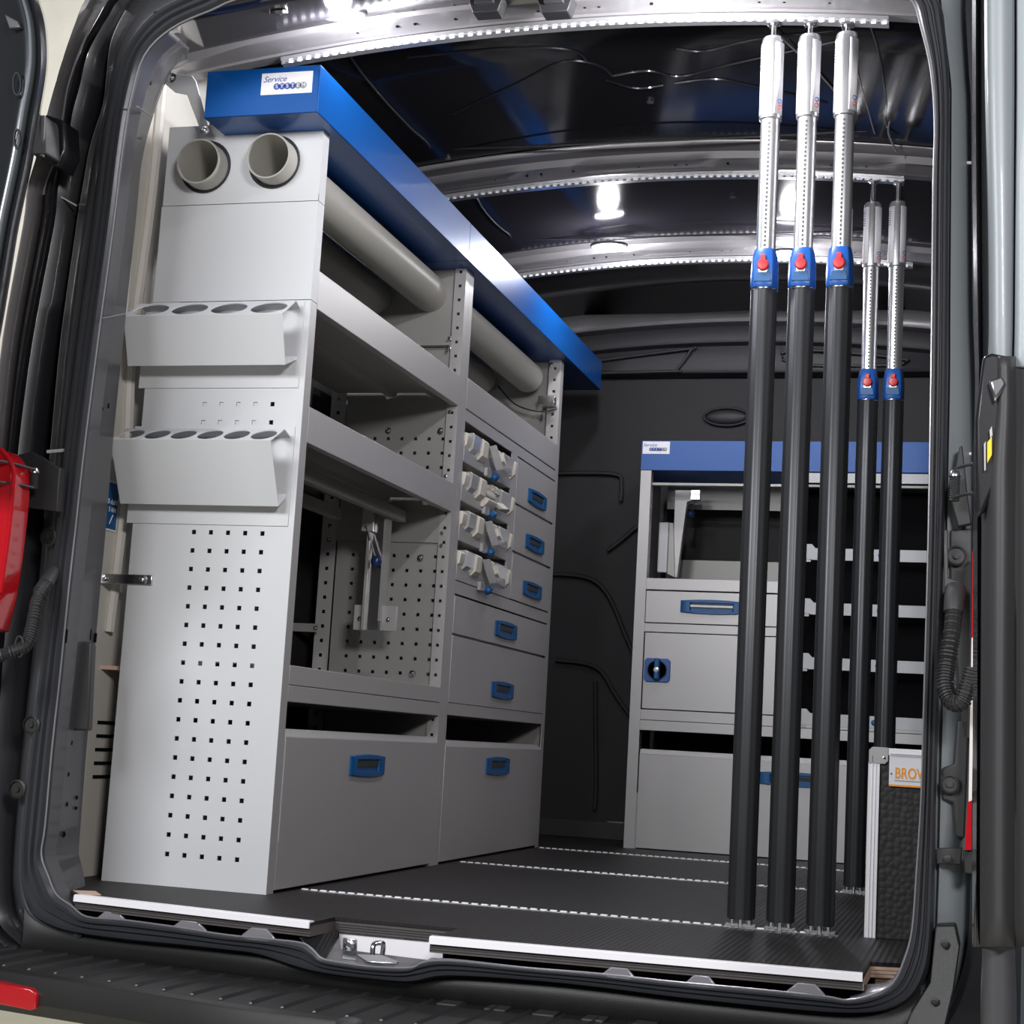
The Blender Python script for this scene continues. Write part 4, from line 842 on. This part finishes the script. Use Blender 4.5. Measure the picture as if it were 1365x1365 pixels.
text('0 daN', (-.416, .010, .768), (0, 1, 0), (0, 0, 1), (1, 0, 0), .016, M['sticker'], 'lettering', wp); text('5 kN', (-.416, .012, .752), (0, 1, 0), (0, 0, 1), (1, 0, 0), .015, M['sticker'], 'lettering', wp)
MB().tube([(-.416, .004, .722), (-.416, .016, .742)], .0012, 6).build('arrow', M['sticker'], wp)

# =================================================================== BACK CABINET
Yc = 2.346
uc = thing('workbench_cabinet', (.7, 2.5, 0), 'light grey cabinet across the front bulkhead, under a blue tray', 'cabinet')
MB().box(.213, .2485, Yc, Yc+.003, 0, 1.246).build('upright', M['steel'], uc); MB().box(.213, .216, Yc+.003, Yc+.35, 0, 1.246).build('side_panel', M['steel_in'], uc)
sp_ = MB(); perf(sp_, (.2485, 0, 0), (0, 1, 0), (0, 0, 1), (1, 0, 0), Yc+.003, Yc+.04, 0, 1.246, [Yc+.02], [.9+HY*k for k in range(9)], .008, .002); sp_.build('perforated_strip', M['steel'], uc)
MB().box(.697, .735, Yc, Yc+.003, .41, 1.246).build('upright', M['steel'], uc); MB().box(.71, .72, Yc+.003, Yc+.35, .41, 1.246).build('side_panel', M['steel_in'], uc)
MB().box(1.30, 1.335, Yc, Yc+.003, 0, 1.246).build('upright', M['steel'], uc)
MB().box(.2485, .697, Yc+.0, Yc+.004, .846, .884).build('shelf_fascia', M['steel'], uc, bevel=.001)
MB().box(.2485, .71, Yc+.004, Yc+.34, .850, .854).build('shelf', M['steel_in'], uc); MB().box(.25, .71, Yc+.33, Yc+.335, .85, .985).build('back_lip', M['steel_in'], uc)
d = MB().box(.2505, .695, Yc-.001, Yc+.01, .737, .8415).build('drawer', M['steel'], uc, bevel=.001)
handle_at(d, (.470, Yc-.001, .793), (1, 0, 0), (0, -1, 0), .205, .048)
MB().box(.372, .568, Yc-.006, Yc-.003, .792, .799).build('grip', M['steel'], d)
MB().box(.2485, .697, Yc, Yc+.004, .706, .734).build('rail', M['steel'], uc, bevel=.0008)
d = MB().box(.2525, .695, Yc-.001, Yc+.01, .4535, .703).build('door', M['steel'], uc, bevel=.001)
lx, lz = .299, .580
m = MB(); ol = [(lx+.044*cx*.98, lz+.039*cz) for cx, cz in ((-.8,-1),(.8,-1),(1,-.8),(1,.8),(.8,1),(-.8,1),(-1,.8),(-1,-.8))]
m.prism([(x, Yc-.001, z) for x, z in ol][::-1], (0, -.006, 0)); m.build('lock_plate', M['blue_joint'], d, bevel=.002)
MB().lathe((lx, Yc-.007, lz), (0, -1, 0), [(.034, 0), (.032, .001), (.030, -.0), (.0001, -.0)], 24).build('lock_dish', M['grip'], d)
MB().prism([(lx-.011, Yc-.007, lz-.036), (lx+.011, Yc-.007, lz-.036), (lx+.008, Yc-.02, lz-.030), (lx-.008, Yc-.02, lz-.030)], (0, 0, .070)).build('turn_knob', M['blue_plastic'], d, bevel=.003)
MB().lathe((lx, Yc-.02, lz), (0, -1, 0), [(.009, 0), (.009, .002), (.003, .003), (.003, .001)], 16).build('key_cylinder', M['chrome'], d, smooth=True)
MB().box(.2485, 1.33, Yc, Yc+.004, .417, .4505).build('rail', M['steel'], uc, bevel=.0008); MB().box(.2485, 1.33, Yc, Yc+.004, .383, .4155).build('rail', M['steel'], uc, bevel=.0008)
MB().box(.25, 1.33, Yc+.004, Yc+.34, .41, .414).build('shelf', M['steel_in'], uc)
db = MB().box(.2525, 1.30, Yc-.001, Yc+.01, .003, .306); db.prism([(.2525, Yc-.001, .306), (.2525, Yc+.012, .306), (.2525, Yc+.016, .322), (.2525, Yc+.013, .322)], (1.0475, 0, 0))
d = db.build('drawer', M['steel'], uc, bevel=.001); handle_at(d, (.755, Yc-.001, .252), (1, 0, 0), (0, -1, 0), .215, .046)
MB().box(.249, .2535, Yc-.0016, Yc-.0008, .0, .18).build('trim_edge', M['steel_in'], d)
MB().box(.735, 1.30, Yc+.002, Yc+.006, 1.211, 1.244).build('light_bar', M['white'], uc, bevel=.001); MB().box(.25, 1.33, Yc+.30, Yc+.304, 1.16, 1.24).build('back_rail', M['steel_in'], uc)
MB().box(.25, 1.33, Yc+.02, Yc+.05, 1.20, 1.208).build('under_rail', M['steel_in'], uc)
for k, z in enumerate((.977, .800, .624, .446)):
    e = MB(); x0 = .770
    e.prism([(x0, Yc-.002, z-.017), (x0+.018, Yc-.002, z-.017), (x0+.018, Yc-.002, z-.019), (x0+.4, Yc-.002, z-.019), (x0+.4, Yc-.002, z+.019), (x0+.03, Yc-.002, z+.019), (x0+.018, Yc-.002, z+.032), (x0, Yc-.002, z+.032)], (0, .004, 0))
    b = e.build('slide_bar', M['white'], uc); 
    MB().lathe((1.008 if k < 3 else 1.0, Yc-.003, z-.001), (0, -1, 0), [(.009, 0), (.009, .004), (.004, .006)], 14).build('blue_button', M['blue_plastic'], b, smooth=True)
    MB().box(x0+.002, x0+.016, Yc-.0028, Yc-.0018, z-.026, z-.018).build('hook', M['steel_in'], b)
MB().box(.735, 1.30, Yc+.12, Yc+.13, .452, 1.20).build('dark_inside', M['black_hole'], uc)  # black sheet painted as the dark shade inside the cabinet
tb_ = thing('top_tray', (.7, Yc, 1.246), 'blue steel tray on top of the far cabinet, behind the poles', 'tray')
MB().box(.212, 1.335, Yc-.002, Yc, 1.2465, 1.347).box(.212, .214, Yc, Yc+.34, 1.2465, 1.347).box(.212, 1.335, Yc, Yc+.34, 1.2465, 1.2485).box(.212, 1.335, Yc, Yc+.012, 1.345, 1.347).build('tray_body', M['blue_lit'], tb_, bevel=.0008)
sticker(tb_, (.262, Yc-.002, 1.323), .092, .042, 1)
c2 = thing('clamp_stand', (.31, 2.5, .9), 'folding clamp arm hanging in the far cabinet', 'clamp')
MB().prism([(.303, 2.50, 1.205), (.360, 2.50, 1.205), (.360, 2.50, 1.168), (.346, 2.50, 1.165), (.322, 2.50, .905), (.306, 2.50, .905)], (0, .03, 0)).build('arm', M['steel'], c2, bevel=.001)
MB().prism([(.290, 2.49, 1.09), (.303, 2.49, 1.09), (.316, 2.49, .905), (.290, 2.49, .915)], (0, .01, 0)).build('web', M['steel_in'], c2)
MB().box(.256, .290, 2.48, 2.486, .918, 1.09).build('pad', M['white'], c2, bevel=.003)
MB().box(.358, .392, 2.49, 2.51, 1.17, 1.205).build('clevis', M['chrome'], c2, bevel=.002)
MB().tube([(.375, 2.49, 1.17), (.368, 2.48, 1.13)], .0022, 8).build('lever', M['chrome'], c2); MB().ball((.366, 2.48, 1.12), .013, (1, 1, 1), 12, 8).build('ball_knob', bpy.data.materials['dark_blue_ball'], c2, smooth=True)

# =================================================================== POLES
def make_pole(x, y, zr, label, k=1.0):
    t = thing('clamping_pole', (x, y, 0), label, 'pole', 'telescopic load clamping poles'); o = V((x, y, 0)); Z = (0, 0, 1)
    f = MB().lathe(o, Z, [(.007, .002), (.007, .018)], 12); f.box(x-.028, x+.028, y-.006, y+.006, .0035, .008); f.lathe(o+V((-.016, 0, 0)), Z, [(.006, .004), (.006, .016), (.004, .018)], 10); f.lathe(o+V((.016, 0, 0)), Z, [(.006, .004), (.006, .016), (.004, .018)], 10)
    f.build('foot', M['chrome'], t, smooth=True)
    MB().lathe(o, Z, [(.0255, .018), (.0262, .022), (.0262, 1.234), (.0245, 1.238)], 48, lambda q: 1 if q % 4 else .955).build('lower_tube', M['black_alu'], t, smooth=True)
    j = MB(); pr = [(.0245, .0245, 1.234), (.0262, .0262, 1.240), (.0262, .0262, 1.262), (.0255, .0255, 1.285), (.0225, .0225, 1.306), (.0205, .0205, 1.313)]
    rows = []
    for a, b, z in pr: rows.append([(x+a*sx, y+b*sy, z) for sx, sy in ((-1,-.45),(-.72,-1),(-.35,-1.12),(.35,-1.12),(.72,-1),(1,-.45),(1,.45),(.72,1),(-.72,1),(-1,.45))])
    j.loft(rows, True); j.add(rows[0], [range(10)]); j.add(rows[-1], [range(10)]); jo = j.build('clamp_collar', M['blue_joint'], t, bevel=.0015)
    MB().prism([(x-.017, y-.031, 1.243), (x+.017, y-.031, 1.243), (x+.014, y-.032, 1.262), (x-.014, y-.032, 1.262)], (0, .006, 0)).build('collar_lip', M['blue_plastic'], jo, bevel=.001)
    b = MB().lathe((x, y-.0325, 1.276), (0, -1, 0), [(.0115, -.004), (.0115, .003), (.0095, .005), (.004, .0055)], 20); b.build('release_button', M['red_plastic'], jo, smooth=True)
    MB().box(x-.005, x+.005, y-.035, y-.028, 1.286, 1.297).build('button_tab', M['red_plastic'], jo, bevel=.001)
    MB().lathe((x, y-.0305, 1.266), (0, -1, 0), [(.009, -.004), (.009, .001)], 16).build('button_seat', M['sleeve'], jo, smooth=True)
    MB().lathe(o, Z, [(.0262, 1.231), (.0268, 1.232), (.0268, 1.2335), (.0262, 1.2345)], 32).build('collar_ring', M['chrome'], t, smooth=True)
    MB().lathe(o, Z, [(.0192, 1.305), (.0192, 1.588)], 36).build('inner_tube', M['alu'], t, smooth=True)
    n = MB(); z = 1.318
    while z < 1.57: n.box(x-.0022, x+.0022, y-.0198, y-.0190, z, z+.0045); z += .009
    n.build('notch', M['grip'], t, kind='stuff')
    MB().lathe(o, Z, [(.0205, 1.583), (.0228, 1.585), (.0228, 1.748), (.0205, 1.756), (.012, 1.758)], 36, lambda q: 1.0 if q % 9 else .965).build('head_sleeve', M['alu'], t, smooth=True)
    for sgn in (-1, 1):
        s = MB(); a0, a1 = (-90+sgn*20, -90+sgn*78) ; seg = 8
        an = [R_(a0+(a1-a0)*q/seg) for q in range(seg+1)]
        s.loft([[(x+.0233*cos(a), y+.0233*sin(a), z) for a in an] for z in (1.592, 1.742)]); s.build('sticker', M['sticker'], t, smooth=True, solid=.0003)
    for q in range(7):
        a = R_(-90-50); z = 1.728-q*.006
        MB().box(x+.0236*cos(a)-.004, x+.0236*cos(a)+.003, y+.0236*sin(a)-.0008, y+.0236*sin(a)+.001, z, z+.0022).build('print', M['ink_grey'], t)
    a = R_(-90+52)
    for z, mm in ((1.606, 'ink_red'), (1.618, 'ink_blue')):
        MB().tube([(x+.0238*cos(a)+.0036*cos(w_*pi/6), y+.0238*sin(a)+.003*cos(w_*pi/6), z+.0042*sin(w_*pi/6)) for w_ in range(12)], .0009, 4, closed=True).build('print', M[mm], t)
    zt = rz(0 if y < .5 else 1, x)-.006
    MB().lathe(o, Z, [(.0062, 1.757), (.0062, zt)], 14).build('spindle', M['chrome'], t, smooth=True)
    MB().lathe(o, Z, [(.012, 1.757), (.012, 1.760)], 18).build('washer', M['rubber'], t)
    h = MB().box(x-.013, x+.013, y-.012, y+.012, zt-.003, zt+.002); h.lathe(o, Z, [(.009, zt-.006), (.0105, zt-.002)], 12); h.build('rail_stud', M['chrome'], t, bevel=.001)
    return t
make_pole(.9045, .143, 0, 'leftmost front clamping pole, black below and silver above')
make_pole(.978, .143, 0, 'middle one of the three front clamping poles')
make_pole(1.0515, .143, 0, 'rightmost of the three front clamping poles')
make_pole(.962, 1.187, 0, 'rear clamping pole mostly hidden behind the rightmost front pole')
make_pole(1.036, 1.187, 0, 'rear clamping pole just right of the front three')
make_pole(1.100, 1.187, 0, 'rightmost rear clamping pole, near the doorway seal')

# =================================================================== BOARD
bd = thing('panel_board', (1.24, .18, 0), 'dark bubble-textured board with silver edge profiles standing at the right', 'board')
MB().box(1.135, 1.37, .173, .190, .001, .345).build('board_sheet', M['hex'], bd)
e = MB().box(1.130, 1.151, .168, .195, 0, .335); e.box(1.136, 1.1385, .1665, .168, 0, .335); e.box(1.143, 1.1445, .1665, .168, 0, .335); e.build('edge_profile', M['alu_strip'], bd, bevel=.0008)
e = MB().box(1.151, 1.37, .168, .195, .337, .350); e.build('edge_profile', M['alu_strip'], bd, bevel=.0008)
MB().prism([(1.130, .1665, .320), (1.160, .1665, .320), (1.166, .1665, .326), (1.166, .1665, .351), (1.136, .1665, .351), (1.130, .1665, .345)], (0, .029, 0)).build('corner_cap', M['steel'], bd, bevel=.001)
bolt((1.158, .1665, .331), (0, -1, 0), .0035, bd, 'screw')
MB().box(1.168, 1.262, .1672, .1728, .280, .341).build('label', M['sticker'], bd); MB().box(1.168, 1.262, .1668, .1674, .280, .2835).build('label_stripe', M['ink_orange'], bd)
text('BROW', (1.178, .1668, .304), (.72, 0, 0), (0, 0, 1), (0, -1, 0), .028, M['ink_orange'], 'lettering', bd, align='LEFT', bold=.0005)
MB().box(1.178, 1.235, .1668, .1672, .290, .2915).build('print', M['ink_grey'], bd)
for k in range(3): MB().box(1.170, 1.262, .1665, .1672, .3355+k*.002, .3362+k*.002).build('print', M['ink_grey'], bd)
MB().ball((1.172, .1665, .303), .0016).build('pin_dot', M['grip'], bd)
